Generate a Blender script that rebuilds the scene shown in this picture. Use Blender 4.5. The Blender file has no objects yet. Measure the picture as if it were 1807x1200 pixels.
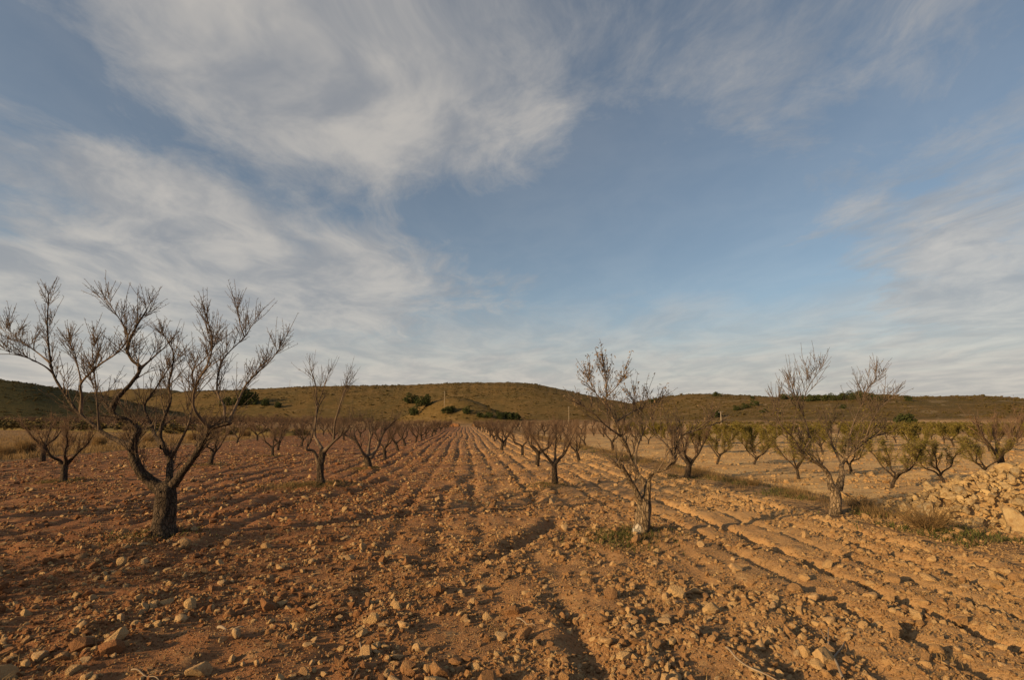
import bpy, math, random
import numpy as np
from mathutils import Vector, Euler, Matrix

random.seed(7); rng = np.random.default_rng(7)
scene = bpy.context.scene
COL = scene.collection
R = math.radians

# ------------------------------------------------------------------ camera
EYE = 1.7; FPX = 920.0; HOR = 742.0; VPX = 820.0; CX, CY = 903.5, 600.0
PITCH = math.atan((HOR - CY) / FPX)
YAW = math.atan((CX - VPX) / math.hypot(FPX, HOR - CY))
cam_data = bpy.data.cameras.new("camera"); cam = bpy.data.objects.new("camera", cam_data); COL.objects.link(cam)
cam.location = (0, 0, EYE); cam.rotation_euler = (R(90) + PITCH, 0, -YAW)
cam_data.sensor_width = 36; cam_data.lens = 36 * FPX / 1807
cam_data.clip_start = 0.05; cam_data.clip_end = 30000
scene.camera = cam
RM = np.array(Euler((R(90) + PITCH, 0, -YAW)).to_matrix())
FH = np.array([math.sin(YAW), math.cos(YAW), 0.0])

def ray(px, py):
    v = RM @ np.array([(px - CX) / FPX, -(py - CY) / FPX, -1.0])
    return v / np.linalg.norm(v)
def ground(px, py, z=0.0):
    v = ray(px, py); t = (z - EYE) / v[2]
    return np.array([0, 0, EYE]) + v * t
def at_depth(px, py, d):
    v = ray(px, py); return np.array([0, 0, EYE]) + v * (d / (v @ FH))
def at_range(px, py, d):
    v = ray(px, py); return np.array([0, 0, EYE]) + v * (d / math.hypot(v[0], v[1]))

# ------------------------------------------------------------------ light and sky
SUN_AZ = R(-116); SUN_EL = R(14)          # azimuth measured from +Y towards +X
sun_data = bpy.data.lights.new("sun", 'SUN'); sun = bpy.data.objects.new("sun", sun_data); COL.objects.link(sun)
sun_data.energy = 5.0; sun_data.angle = R(0.6); sun_data.color = (1.0, 0.685, 0.335)
sdir = Vector((math.sin(SUN_AZ) * math.cos(SUN_EL), math.cos(SUN_AZ) * math.cos(SUN_EL), math.sin(SUN_EL)))
sun.rotation_euler = (-sdir).to_track_quat('-Z', 'Y').to_euler()
scene.view_settings.view_transform = 'Standard'; scene.view_settings.look = 'None'
scene.view_settings.gamma = 1.0; scene.view_settings.use_curve_mapping = False
scene.view_settings.exposure = 0.38

world = bpy.data.worlds.new("World"); scene.world = world; world.use_nodes = True
WT = world.node_tree; WT.nodes.clear()

class NB:
    """small helper to write node graphs as expressions"""
    def __init__(s, tree): s.t = tree
    def node(s, typ, **kw):
        n = s.t.nodes.new(typ)
        for k, v in kw.items(): setattr(n, k, v)
        return n
    def put(s, sock, v):
        if v is None: return
        if isinstance(v, bpy.types.NodeSocket): s.t.links.new(v, sock)
        else:
            if isinstance(v, (tuple, list)) and sock.type == 'RGBA' and len(v) == 3: v = (*v, 1)
            sock.default_value = v
    def math(s, op, a, b=None, c=None, clamp=False):
        n = s.node('ShaderNodeMath', operation=op, use_clamp=clamp)
        for i, v in enumerate((a, b, c)): s.put(n.inputs[i], v)
        return n.outputs[0]
    def vmath(s, op, a, b=None, scale=None, out=0):
        n = s.node('ShaderNodeVectorMath', operation=op); s.put(n.inputs[0], a)
        if b is not None: s.put(n.inputs[1], b)
        if scale is not None: s.put(n.inputs['Scale'], scale)
        return n.outputs[out]
    def noise(s, vec, scale=1, detail=5, rough=.55, dist=0, lac=2.0, col=False):
        n = s.node('ShaderNodeTexNoise'); s.put(n.inputs['Vector'], vec); s.put(n.inputs['Scale'], scale)
        n.inputs['Detail'].default_value = detail; n.inputs['Roughness'].default_value = rough
        n.inputs['Lacunarity'].default_value = lac; n.inputs['Distortion'].default_value = dist
        return n.outputs['Color' if col else 'Fac']
    def ramp(s, fac, lo, hi, a=0.0, b=1.0, smooth=True):
        n = s.node('ShaderNodeMapRange', interpolation_type='SMOOTHSTEP' if smooth else 'LINEAR', clamp=True)
        for i, v in enumerate((fac, lo, hi, a, b)): s.put(n.inputs[i], v)
        return n.outputs[0]
    def mix(s, fac, a, b):
        n = s.node('ShaderNodeMix', data_type='RGBA')
        s.put(n.inputs[0], fac); s.put(n.inputs[6], a); s.put(n.inputs[7], b)
        return n.outputs[2]
    def mapping(s, vec, rot=(0, 0, 0), scale=(1, 1, 1), loc=(0, 0, 0)):
        n = s.node('ShaderNodeMapping'); s.put(n.inputs['Vector'], vec)
        n.inputs['Rotation'].default_value = rot; n.inputs['Scale'].default_value = scale; n.inputs['Location'].default_value = loc
        return n.outputs[0]

def build_world():
    b = NB(WT)
    out = b.node('ShaderNodeOutputWorld'); bg = b.node('ShaderNodeBackground')
    sky = b.node('ShaderNodeTexSky', sky_type='NISHITA', sun_disc=False)
    sky.sun_elevation = SUN_EL; sky.sun_rotation = SUN_AZ; sky.altitude = 700
    sky.air_density = 1.0; sky.dust_density = 1.6; sky.ozone_density = 1.2
    d = b.vmath('NORMALIZE', b.node('ShaderNodeTexCoord').outputs['Generated'])
    sp = b.node('ShaderNodeSeparateXYZ'); b.put(sp.inputs[0], d)
    zz = b.math('ADD', b.math('MAXIMUM', sp.outputs[2], 0.0), 0.09)
    cb = b.node('ShaderNodeCombineXYZ')
    b.put(cb.inputs[0], b.math('DIVIDE', sp.outputs[0], zz)); b.put(cb.inputs[1], b.math('DIVIDE', sp.outputs[1], zz))
    u = cb.outputs[0]
    ang = R(38)
    # along-streak coordinate is squeezed
    uf = b.mapping(u, rot=(0, 0, ang), scale=(1.0, 0.62, 1))
    warp = b.vmath('SCALE', b.vmath('SUBTRACT', b.noise(u, 0.9, 3, .5, col=True), (.5, .5, .5)), scale=0.7)
    uw = b.vmath('ADD', uf, warp)
    big = b.noise(uw, 0.75, 4, .5)
    mid = b.noise(uw, 2.3, 6, .6)
    fine = b.noise(b.vmath('ADD', b.mapping(u, rot=(0, 0, R(25)), scale=(1, .6, 1)), warp), 8.0, 6, .68)
    cov = b.math('ADD', b.math('MULTIPLY', big, 0.75), b.math('MULTIPLY', mid, 0.45))
    cov = b.math('ADD', cov, b.math('MULTIPLY', b.math('SUBTRACT', fine, .17), 0.40))
    # large weather pattern: banks and clear lanes of this sky (directions on the dome)
    for (px, py, s, a) in CLOUD_BANKS:
        dv = ray(px, py)
        dist = b.vmath('DISTANCE', d, tuple(dv), out=1)
        g = b.math('EXPONENT', b.math('MULTIPLY', b.math('POWER', b.math('DIVIDE', dist, s), 2.0), -1.0))
        cov = b.math('ADD', cov, b.math('MULTIPLY', g, a))
    dens = b.ramp(cov, 0.58, 1.02)
    thick = b.ramp(cov, 0.72, 1.15)
    shade = b.ramp(b.noise(uw, 3.1, 5, .6), .3, .72)
    # low on the horizon the layers pile up
    low = b.ramp(b.math('ADD', sp.outputs[2], b.math('MULTIPLY', b.math('SUBTRACT', mid, .5), .16)), 0.05, 0.31, 1.0, 0.0)
    dens = b.math('MAXIMUM', b.math('MULTIPLY', dens, 0.80), b.math('MULTIPLY', low, b.ramp(cov, .35, .85, .72, .95)))
    dens = b.math('MAXIMUM', dens, .2)
    ccol = b.mix(shade, CLOUD_DARK, CLOUD_LIGHT)
    ccol = b.mix(thick, b.mix(0.5, ccol, CLOUD_DARK), ccol)
    skyc = b.vmath('SCALE', sky.outputs[0], scale=SKY_STR)
    skyc = b.vmath('MULTIPLY', skyc, SKY_TINT)
    ccol = b.mix(b.math('MULTIPLY', low, .8), ccol, b.mix(shade, CLOUD_DARK, CLOUD_LIGHT)); ccol = b.mix(b.math('MULTIPLY', low, .45), ccol, CLOUD_LIGHT)
    fin = b.mix(dens, skyc, ccol)
    b.put(bg.inputs['Color'], fin); bg.inputs['Strength'].default_value = 1.0
    b.t.links.new(bg.outputs[0], out.inputs[0])
    world.cycles.sampling_method = 'MANUAL'; world.cycles.sample_map_resolution = 512

SKY_STR = 0.092
SKY_TINT = (0.98, 0.98, 0.94)
CLOUD_LIGHT = (0.465, 0.43, 0.385)
CLOUD_DARK = (0.245, 0.25, 0.262)
CLOUD_BANKS = [  # px, py on the photograph, angular size, amount
    (250, 60, .26, .16), (680, 170, .24, .20), (500, 120, .2, .08), (900, 120, .22, .14), (1000, 230, .10, .08), (1450, 90, .32, .04), (1350, 230, .16, .05),
    (40, 90, .09, -.16), (150, 190, .08, -.24), (300, 260, .07, -.26), (420, 325, .07, -.26), (60, 375, .10, -.24), (200, 395, .06, -.22), (540, 375, .09, -.3), (640, 370, .07, -.2), (740, 400, .10, -.24),
    (200, 305, .045, .14), (310, 345, .04, .18), (400, 390, .05, .26), (60, 275, .06, .10),
    (350, 475, .15, .36), (80, 480, .17, .32), (600, 480, .11, .27), (800, 570, .15, .20), (250, 580, .22, .22),
    (900, 420, .12, -.18), (1080, 410, .14, -.17), (1280, 410, .12, -.13), (1050, 330, .12, -.14), (1250, 330, .12, -.12), (1400, 480, .10, -.12),
    (1700, 440, .13, .22), (1700, 560, .18, .16), (1520, 350, .05, .08), (1720, 210, .14, -.10), (1600, 270, .1, -.08),
]
build_world()

# ------------------------------------------------------------------ helpers
def vnoise(x, y, seed=0):
    xi = np.floor(x).astype(np.int64); yi = np.floor(y).astype(np.int64)
    fx = x - xi; fy = y - yi
    def h(a, b_):
        n = (a * 374761393 + b_ * 668265263 + seed * 974711) & 0xffffffff
        n = ((n ^ (n >> 13)) * 1274126177) & 0xffffffff
        return ((n ^ (n >> 16)) & 0xffff) / 32767.5 - 1.0
    sx = fx * fx * fx * (fx * (fx * 6 - 15) + 10); sy = fy * fy * fy * (fy * (fy * 6 - 15) + 10)
    a = h(xi, yi) * (1 - sx) + h(xi + 1, yi) * sx
    c = h(xi, yi + 1) * (1 - sx) + h(xi + 1, yi + 1) * sx
    return a * (1 - sy) + c * sy
def fbm(x, y, oct=4, seed=0, gain=.5):
    s = 0; a = 1.0; t = 0
    for i in range(oct):
        s = s + a * vnoise(x * 2 ** i + i * 17.3, y * 2 ** i - i * 9.1, seed + i); t += a; a *= gain
    return s / t
def sstep(a, b, x):
    t = np.clip((x - a) / (b - a), 0, 1); return t * t * (3 - 2 * t)

def make_mesh(name, V, quads=None, tris=None, mat=None, smooth=True):
    V = np.asarray(V, dtype=np.float32).reshape(-1, 3)
    me = bpy.data.meshes.new(name)
    nq = 0 if quads is None else len(quads); nt = 0 if tris is None else len(tris)
    me.vertices.add(len(V)); me.vertices.foreach_set("co", V.ravel())
    loops = []
    if nq: loops.append(np.asarray(quads, dtype=np.int32).ravel())
    if nt: loops.append(np.asarray(tris, dtype=np.int32).ravel())
    if loops:
        L = np.concatenate(loops); me.loops.add(len(L)); me.loops.foreach_set("vertex_index", L)
        st = np.concatenate([np.arange(nq) * 4, nq * 4 + np.arange(nt) * 3]).astype(np.int32)
        me.polygons.add(nq + nt); me.polygons.foreach_set("loop_start", st)
        me.update(calc_edges=True); me.validate()
        if smooth: me.shade_smooth()
    if mat: me.materials.append(mat)
    return me
def link(name, me, parent=None, loc=None, **props):
    o = bpy.data.objects.new(name, me); COL.objects.link(o)
    if parent is not None: o.parent = parent
    if loc is not None: o.location = loc
    for k, v in props.items(): o[k] = v
    return o
def empty(name, loc, label, category, group=None, rz=0.0, scale=1.0):
    o = bpy.data.objects.new(name, None); COL.objects.link(o)
    o.location = loc; o.rotation_euler = (0, 0, rz); o.scale = (scale,) * 3 if not isinstance(scale, tuple) else scale
    o.empty_display_size = .2
    o["label"] = label; o["category"] = category
    if group: o["group"] = group
    return o

class MB:
    def __init__(s): s.V = []; s.Q = []; s.T = []; s.n = 0; s.queue = {}
    def flush(s):
        for (n, k), items in s.queue.items():
            P = np.array([i[0] for i in items]); rad = np.array([i[1] for i in items]); m = len(P)
            tan = np.gradient(P, axis=1); tan /= np.linalg.norm(tan, axis=2)[..., None] + 1e-9
            u = np.where(np.abs(tan[:, 0, :1]) < .8, np.array([[1., 0, 0]]), np.array([[0, 1., 0]])); U = np.empty_like(P); W = np.empty_like(P)
            for i in range(n):
                u = u - tan[:, i] * (u * tan[:, i]).sum(1)[:, None]; u = u / (np.linalg.norm(u, axis=1)[:, None] + 1e-9); U[:, i] = u; W[:, i] = np.cross(tan[:, i], u)
            a = np.arange(k) * 2 * math.pi / k
            ring = P[:, :, None, :] + rad[:, :, None, None] * (np.cos(a)[None, None, :, None] * U[:, :, None, :] + np.sin(a)[None, None, :, None] * W[:, :, None, :])
            V = np.concatenate([ring.reshape(m, n * k, 3), (P[:, -1] + tan[:, -1] * rad[:, -1:] * .6)[:, None]], 1).reshape(-1, 3); st = n * k + 1
            i0 = np.arange(n - 1)[:, None] * k; j = np.arange(k)[None]; j2 = (j + 1) % k
            Q = np.stack([i0 + j, i0 + j2, i0 + k + j2, i0 + k + j], -1).reshape(-1, 4); e = (n - 1) * k
            T = np.stack([e + np.arange(k), e + (np.arange(k) + 1) % k, np.full(k, n * k)], -1); off = (np.arange(m) * st)[:, None, None]
            s.add(V, (Q[None] + off).reshape(-1, 4), (T[None] + off).reshape(-1, 3))
        s.queue = {}
    def add(s, V, Q=None, T=None):
        s.V.append(np.asarray(V, dtype=np.float64))
        if Q is not None and len(Q): s.Q.append(np.asarray(Q) + s.n)
        if T is not None and len(T): s.T.append(np.asarray(T) + s.n)
        s.n += len(V)
    def tube(s, pts, rad, k=5, rough=0.0, seed=0):
        pts = np.asarray(pts, float); n = len(pts); rad = np.broadcast_to(np.asarray(rad, float), (n,))
        if not rough: s.queue.setdefault((n, k), []).append((pts, rad)); return
        tan = np.gradient(pts, axis=0); tan /= np.linalg.norm(tan, axis=1)[:, None] + 1e-9
        ref = np.array([1., 0, 0]) if abs(tan[0][0]) < .8 else np.array([0, 1., 0])
        U = np.empty((n, 3)); W = np.empty((n, 3)); u = ref
        for i in range(n):
            u = u - tan[i] * (u @ tan[i]); u = u / (np.linalg.norm(u) + 1e-9)
            U[i] = u; W[i] = np.cross(tan[i], u)
        a = np.arange(k) * 2 * math.pi / k
        rr = np.repeat(rad[:, None], k, 1)
        if rough:
            ii, jj = np.meshgrid(np.arange(n), np.arange(k), indexing='ij')
            arc = np.concatenate([[0], np.cumsum(np.linalg.norm(np.diff(pts, axis=0), axis=1))])
            nx = np.cos(a)[None] * 1.3 + seed * 3.1; ny = np.sin(a)[None] * 1.3
            z = arc[:, None] / (rad.mean() * 2.2)
            f = vnoise(nx + z * .35 + 0 * ny, ny + z, seed) + .6 * vnoise(nx * 2.7 + z, ny * 2.7 + z * 1.2 + 5, seed + 3) + .35 * vnoise(nx * 6 + 0 * z, ny * 6 + z * .5, seed + 9)
            rr = rr * (1 + rough * f)
        ring = pts[:, None, :] + rr[:, :, None] * (np.cos(a)[None, :, None] * U[:, None, :] + np.sin(a)[None, :, None] * W[:, None, :])
        V = np.concatenate([ring.reshape(-1, 3), pts[-1:] + tan[-1:] * rad[-1] * .6])
        i0 = np.arange(n - 1)[:, None] * k; j = np.arange(k)[None]; j2 = (j + 1) % k
        Q = np.stack([i0 + j, i0 + j2, i0 + k + j2, i0 + k + j], -1).reshape(-1, 4)
        e = (n - 1) * k
        T = np.stack([e + np.arange(k), e + (np.arange(k) + 1) % k, np.full(k, n * k)], -1)
        s.add(V, Q, T)
    def mesh(s, name, mat, smooth=True):
        s.flush()
        V = np.concatenate(s.V) if s.V else np.zeros((0, 3))
        return make_mesh(name, V, np.concatenate(s.Q) if s.Q else None, np.concatenate(s.T) if s.T else None, mat, smooth)

def spline(P, step):
    P = np.asarray(P, float)
    if len(P) < 3:
        n = max(2, int(np.linalg.norm(P[-1] - P[0]) / step) + 1); t = np.linspace(0, 1, n)[:, None]; return P[0] * (1 - t) + P[-1] * t
    E = np.concatenate([[2 * P[0] - P[1]], P, [2 * P[-1] - P[-2]]]); out = []
    for i in range(1, len(E) - 2):
        p0, p1, p2, p3 = E[i - 1:i + 3]; n = max(2, int(np.linalg.norm(p2 - p1) / step) + 1)
        t = np.linspace(0, 1, n, endpoint=False)[:, None]
        out.append(.5 * (2 * p1 + (p2 - p0) * t + (2 * p0 - 5 * p1 + 4 * p2 - p3) * t ** 2 + (3 * p1 - p0 - 3 * p2 + p3) * t ** 3))
    out.append(P[-1:]); return np.concatenate(out)

# ------------------------------------------------------------------ materials
def new_mat(name):
    m = bpy.data.materials.new(name); m.use_nodes = True; t = m.node_tree; t.nodes.clear(); b = NB(t)
    out = b.node('ShaderNodeOutputMaterial'); p = b.node('ShaderNodeBsdfPrincipled'); t.links.new(p.outputs[0], out.inputs[0])
    p.inputs['Roughness'].default_value = .9; p.inputs['Specular IOR Level'].default_value = .15
    return m, b, p
def bump(b, p, h, strength=.5, dist=.02):
    n = b.node('ShaderNodeBump'); n.inputs['Strength'].default_value = strength; n.inputs['Distance'].default_value = dist
    b.put(n.inputs['Height'], h); b.t.links.new(n.outputs[0], p.inputs['Normal'])
def pos(b): return b.node('ShaderNodeNewGeometry').outputs['Position']
def objc(b): return b.node('ShaderNodeTexCoord').outputs['Object']
def orand(b): return b.node('ShaderNodeObjectInfo').outputs['Random']

RED = (0.245, 0.106, 0.044); TAN = (0.44, 0.270, 0.120); PALE = (0.54, 0.365, 0.175)

def soil_color(b, P):
    sx = b.node('ShaderNodeSeparateXYZ'); b.put(sx.inputs[0], P)
    wob = b.math('MULTIPLY', b.math('SUBTRACT', b.noise(P, .22, 4), .5), 7.0)
    side = b.ramp(b.math('ADD', sx.outputs[0], wob), -4.0, 7.0)
    c = b.mix(side, RED, TAN)
    c = b.mix(b.ramp(b.noise(P, .9, 5, .6), .42, .75, 0, .5), c, (.24, .125, .06))
    c = b.mix(b.ramp(b.noise(P, 7, 5, .65), .5, .78, 0, .55), c, PALE)
    c = b.mix(b.ramp(b.noise(P, 30, 3, .6), .5, .75, 0, .35), c, (.17, .09, .045))
    return c
def mat_soil():
    m, b, p = new_mat("ploughed_soil"); P = pos(b)
    b.put(p.inputs['Base Color'], soil_color(b, P))
    h = b.math('ADD', b.noise(P, 14, 6, .7), b.math('MULTIPLY', b.noise(P, 55, 4, .7), .5))
    bump(b, p, h, .9, .03); p.inputs['Roughness'].default_value = .95
    return m
def mat_pale():
    m, b, p = new_mat("pale_soil"); P = pos(b)
    c = b.mix(b.ramp(b.noise(P, .35, 5, .6), .35, .7), (.45, .275, .118), (.55, .365, .165))
    c = b.mix(b.ramp(b.noise(b.mapping(P, scale=(.25, 1.6, 1)), 1.0, 5, .6), .52, .7, 0, .6), c, (.25, .15, .08))
    b.put(p.inputs['Base Color'], c); bump(b, p, b.noise(P, 12, 6, .7), .8, .04)
    return m
def mat_stone(name, a=(.49, .32, .155), c=(.33, .195, .09), d=(.40, .30, .18)):
    m, b, p = new_mat(name); P = objc(b)
    oi = orand(b)
    col = b.mix(b.ramp(b.noise(P, 2.2, 5, .6), .35, .7), a, c)
    col = b.mix(b.ramp(b.noise(P, 1.1, 4, .7), .5, .75, 0, .55), col, (.16, .105, .055)); col = b.mix(b.math('MULTIPLY', oi, .7), col, b.mix(b.ramp(b.noise(P, 4, 3), .4, .6), d, c))
    b.put(p.inputs['Base Color'], col); bump(b, p, b.noise(P, 7, 6, .7), .5, .15)
    return m
def mat_clod():
    m, b, p = new_mat("earth_clod"); P = pos(b)
    c = soil_color(b, P); oi = orand(b)
    c = b.mix(b.ramp(oi, .45, .9, 0, .85), c, (.52, .345, .165))
    c = b.mix(b.ramp(oi, .25, .0, 0, .5), c, (.20, .105, .05))
    b.put(p.inputs['Base Color'], c); bump(b, p, b.noise(objc(b), 5, 5, .7), .6, .2)
    return m
def mat_bark(name, dark=(.045, .032, .023), light=(.125, .088, .058), lichen=.2, white=False):
    m, b, p = new_mat(name); P = objc(b)
    c = b.mix(b.ramp(b.noise(b.mapping(P, scale=(1, 1, .35)), 16, 6, .65), .35, .68), dark, light)
    c = b.mix(b.ramp(b.noise(P, 5, 4), .55, .75, 0, lichen), c, (.24, .20, .09))
    if white:
        sx = b.node('ShaderNodeSeparateXYZ'); b.put(sx.inputs[0], P)
        low = b.ramp(b.math('ADD', sx.outputs[2], b.math('MULTIPLY', b.noise(P, 9, 4), .35)), .25, .36, 1, 0)
        c = b.mix(b.math('MULTIPLY', low, b.ramp(sx.outputs[0], .05, -.05)), c, (.42, .37, .30))
    b.put(p.inputs['Base Color'], c)
    vo = b.node('ShaderNodeTexVoronoi', feature='DISTANCE_TO_EDGE'); b.put(vo.inputs['Vector'], b.mapping(b.vmath('ADD', P, b.vmath('SCALE', b.noise(P, 9, 3, col=True), scale=.08)), scale=(1, 1, .33))); vo.inputs['Scale'].default_value = 26
    crack = b.ramp(vo.outputs['Distance'], .0, .16); b.put(p.inputs['Base Color'], b.mix(crack, b.mix(.6, c, (.02, .014, .01)), c))
    bump(b, p, b.math('ADD', b.noise(b.mapping(P, scale=(1, 1, .3)), 30, 6, .7), b.math('MULTIPLY', crack, .8)), .9, .03)
    return m
def mat_flat(name, a, c, scale=3.0, rough=.9, trans=0.0, island=False):
    m, b, p = new_mat(name); P = pos(b)
    f = b.ramp(b.noise(P, scale, 4), .35, .65)
    if island: f = b.math('MULTIPLY', b.math('ADD', f, b.node('ShaderNodeNewGeometry').outputs['Random Per Island']), .5)
    col = b.mix(f, a, c); b.put(p.inputs['Base Color'], col); p.inputs['Roughness'].default_value = rough
    if trans:
        out = [n for n in b.t.nodes if n.type == 'OUTPUT_MATERIAL'][0]
        tr = b.node('ShaderNodeBsdfTranslucent'); b.put(tr.inputs[0], col); mx = b.node('ShaderNodeMixShader')
        mx.inputs[0].default_value = trans; b.t.links.new(p.outputs[0], mx.inputs[1]); b.t.links.new(tr.outputs[0], mx.inputs[2])
        b.t.links.new(mx.outputs[0], out.inputs[0])
    return m
def mat_terrain():
    m, b, p = new_mat("open_land"); P = pos(b)
    def attr(n): a = b.node('ShaderNodeAttribute'); a.attribute_name = n; return a.outputs['Fac']
    scrub = b.mix(b.ramp(b.noise(P, .06, 6, .65), .35, .68), (.145, .092, .034), (.10, .072, .027))
    scrub = b.mix(b.ramp(b.noise(P, .25, 6, .7), .5, .72, 0, .8), scrub, (.22, .147, .066))
    scrub = b.mix(b.ramp(b.noise(P, .7, 5, .7), .52, .7, 0, .7), scrub, (.06, .054, .02))
    stony = b.ramp(b.noise(b.mapping(P, scale=(1, 1, 5)), .10, 6, .7), .56, .7, 0, .75)
    scrub = b.mix(b.math('MULTIPLY', stony, attr("stony")), scrub, (.36, .27, .165))
    fallow = b.mix(b.ramp(b.noise(P, .12, 6, .65), .35, .7), (.27, .17, .085), (.19, .11, .055))
    fallow = b.mix(b.ramp(b.noise(P, 2.5, 5, .7), .45, .75, 0, .7), fallow, (.36, .255, .13))
    plough = b.mix(b.ramp(b.noise(P, .09, 5, .6), .35, .7), (.36, .205, .095), (.47, .315, .165))
    c = b.mix(attr("hill"), fallow, scrub); c = b.mix(attr("bare"), c, plough)
    c = b.mix(attr("forest"), c, (.05, .048, .018))
    b.put(p.inputs['Base Color'], c)
    h = b.math('ADD', b.noise(P, .5, 6, .7), b.math('MULTIPLY', b.noise(P, 6, 4, .7), .12))
    bump(b, p, h, .8, .7); p.inputs['Roughness'].default_value = 1.0; p.inputs['Specular IOR Level'].default_value = .05
    return m

M = dict(
    soil=mat_soil(), pale=mat_pale(), clod=mat_clod(), stone=mat_stone("field_stone"),
    pile=mat_stone("pile_stone", (.42, .295, .145), (.27, .17, .08), (.34, .28, .18)),
    bark=mat_bark("almond_bark"), bark3=mat_bark("almond_bark_whitened", (.14, .098, .06), (.30, .215, .128), .45, True), bark4=mat_bark("almond_bark_pale", (.18, .126, .078), (.34, .242, .145), .3),
    twig=mat_flat("twig_bark", (.075, .054, .039), (.155, .11, .073), 4.0),
    twig_red=mat_flat("reddish_twig_bark", (.09, .058, .039), (.165, .105, .066), 4.0),
    dryleaf=mat_flat("dry_leaf", (.30, .205, .115), (.19, .125, .065), 20, trans=.3, island=True),
    leaf=mat_flat("almond_leaf", (.165, .148, .034), (.28, .215, .055), 6, trans=.35, island=True),
    pine=mat_flat("evergreen_leaf", (.030, .040, .014), (.055, .062, .020), .8, island=True),
    grass=mat_flat("dry_grass", (.38, .25, .11), (.15, .092, .042), 2.0, trans=.3, island=True),
    green=mat_flat("green_weed", (.075, .085, .024), (.14, .125, .045), 3.0, trans=.3, island=True),
    scrub=mat_flat("hill_scrub", (.065, .057, .02), (.135, .092, .035), .05, island=True),
    pole=mat_flat("weathered_pole", (.42, .35, .26), (.33, .27, .20), 2.0),
    metal=mat_flat("dull_metal", (.20, .19, .18), (.14, .13, .12), 2.0, .6),
    stick=mat_flat("dead_wood", (.20, .15, .105), (.30, .23, .16), 9.0),
    land=mat_terrain(),
)

# ------------------------------------------------------------------ terrain
def ridge(pts):
    return np.array([at_range(px, py, d) for px, py, d in pts])
def dense(P, n=60):
    t = np.linspace(0, len(P) - 1, n); i = np.minimum(t.astype(int), len(P) - 2); f = (t - i)[:, None]
    return P[i] * (1 - f) + P[i + 1] * f
HILLS = [
    (dense(spline(ridge([(250, 705, 560), (330, 692, 540), (460, 686, 500), (560, 682, 480), (700, 681, 460), (800, 677, 440), (880, 676, 430), (940, 680, 420), (1000, 692, 410), (1050, 703, 400), (1110, 716, 392), (1170, 734, 385)]), 20)), 185),
    (dense(spline(ridge([(1040, 734, 430), (1110, 716, 410), (1190, 701, 390), (1260, 698, 365), (1340, 703, 345), (1400, 704, 330), (1480, 701, 322), (1560, 699, 320), (1620, 702, 322), (1700, 699, 330), (1760, 703, 330), (1830, 712, 330), (1950, 722, 330), (2300, 715, 330)]), 20)), 170),
    (dense(spline(ridge([(-500, 640, 470), (-200, 655, 440), (0, 672, 420), (60, 680, 420), (110, 687, 425), (180, 700, 430), (260, 722, 440)]), 20)), 150),
    (dense(spline(ridge([(748, 722, 290), (770, 706, 284), (792, 700, 280), (815, 702, 276), (840, 711, 272), (862, 724, 268), (885, 738, 264)]), 4)), 34),
    (dense(spline(ridge([(60, 696, 4200), (180, 692, 4200), (240, 687, 4200), (310, 689, 4200), (400, 697, 4200)]), 60)), 1300),
]
FX0, FX1, FY1 = -19.0, 6.7, 140.0        # the ploughed field
QX0, QX1, QY0, QY1 = 8.0, 62.0, 4.0, 66.0  # the pale field beyond the verge
def hill_height(x, y):
    z = np.zeros_like(x); hm = np.zeros_like(x)
    for P, w in HILLS:
        best = np.zeros_like(x)
        for q in P:
            qr = math.hypot(q[0], q[1]); er = (q[0] / qr, q[1] / qr); dx, dy = x - q[0], y - q[1]
            d = np.hypot((dx * er[0] + dy * er[1]) / w, (dx * er[1] - dy * er[0]) / (w * (.30 if w > 40 else .6)))
            v = np.where(d < 1, .5 + .5 * np.cos(math.pi * np.minimum(d, 1)), 0) * max(q[2], 0)
            best = np.maximum(best, v)
        z = np.maximum(z, best) if w > 40 else np.maximum(z, best + .25 * z)
    return z
def inside(x, y, x0, x1, y0, y1):
    return np.minimum(np.minimum(x - x0, x1 - x), np.minimum(y - y0, y1 - y))
def land_height(x, y, full=True):
    z = hill_height(x, y)
    r = np.hypot(x, y)
    gully = fbm(x / 70, y / 70, 3, 11) * np.clip(z / 12, 0, 1) * 1.0 * np.where(r < 1500, 1, 20)
    z = z + gully + fbm(x / 9, y / 9, 3, 5) * .10 * sstep(30, 150, r)
    # terraced ground beyond the pale field
    z = z + .9 * sstep(66, 100, y + .25 * x) * sstep(14, 34, x) * sstep(400, 200, r)
    z = z + .35 * np.exp(-((y - 143.5) / 1.4) ** 2) * (np.abs(x - .4) > 2.2) * (np.abs(x) < 30)
    if full:
        dip = np.maximum(sstep(.15, 1.3, inside(x, y, FX0, FX1, -12, FY1)), sstep(.15, 1.3, inside(x, y, QX0, QX1, QY0, QY1)))
        z = z - .35 * dip
        z = z + .07 * np.exp(-((x - 7.3) / .5) ** 2) * (y > -5) * (y < 70)
    return z

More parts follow.
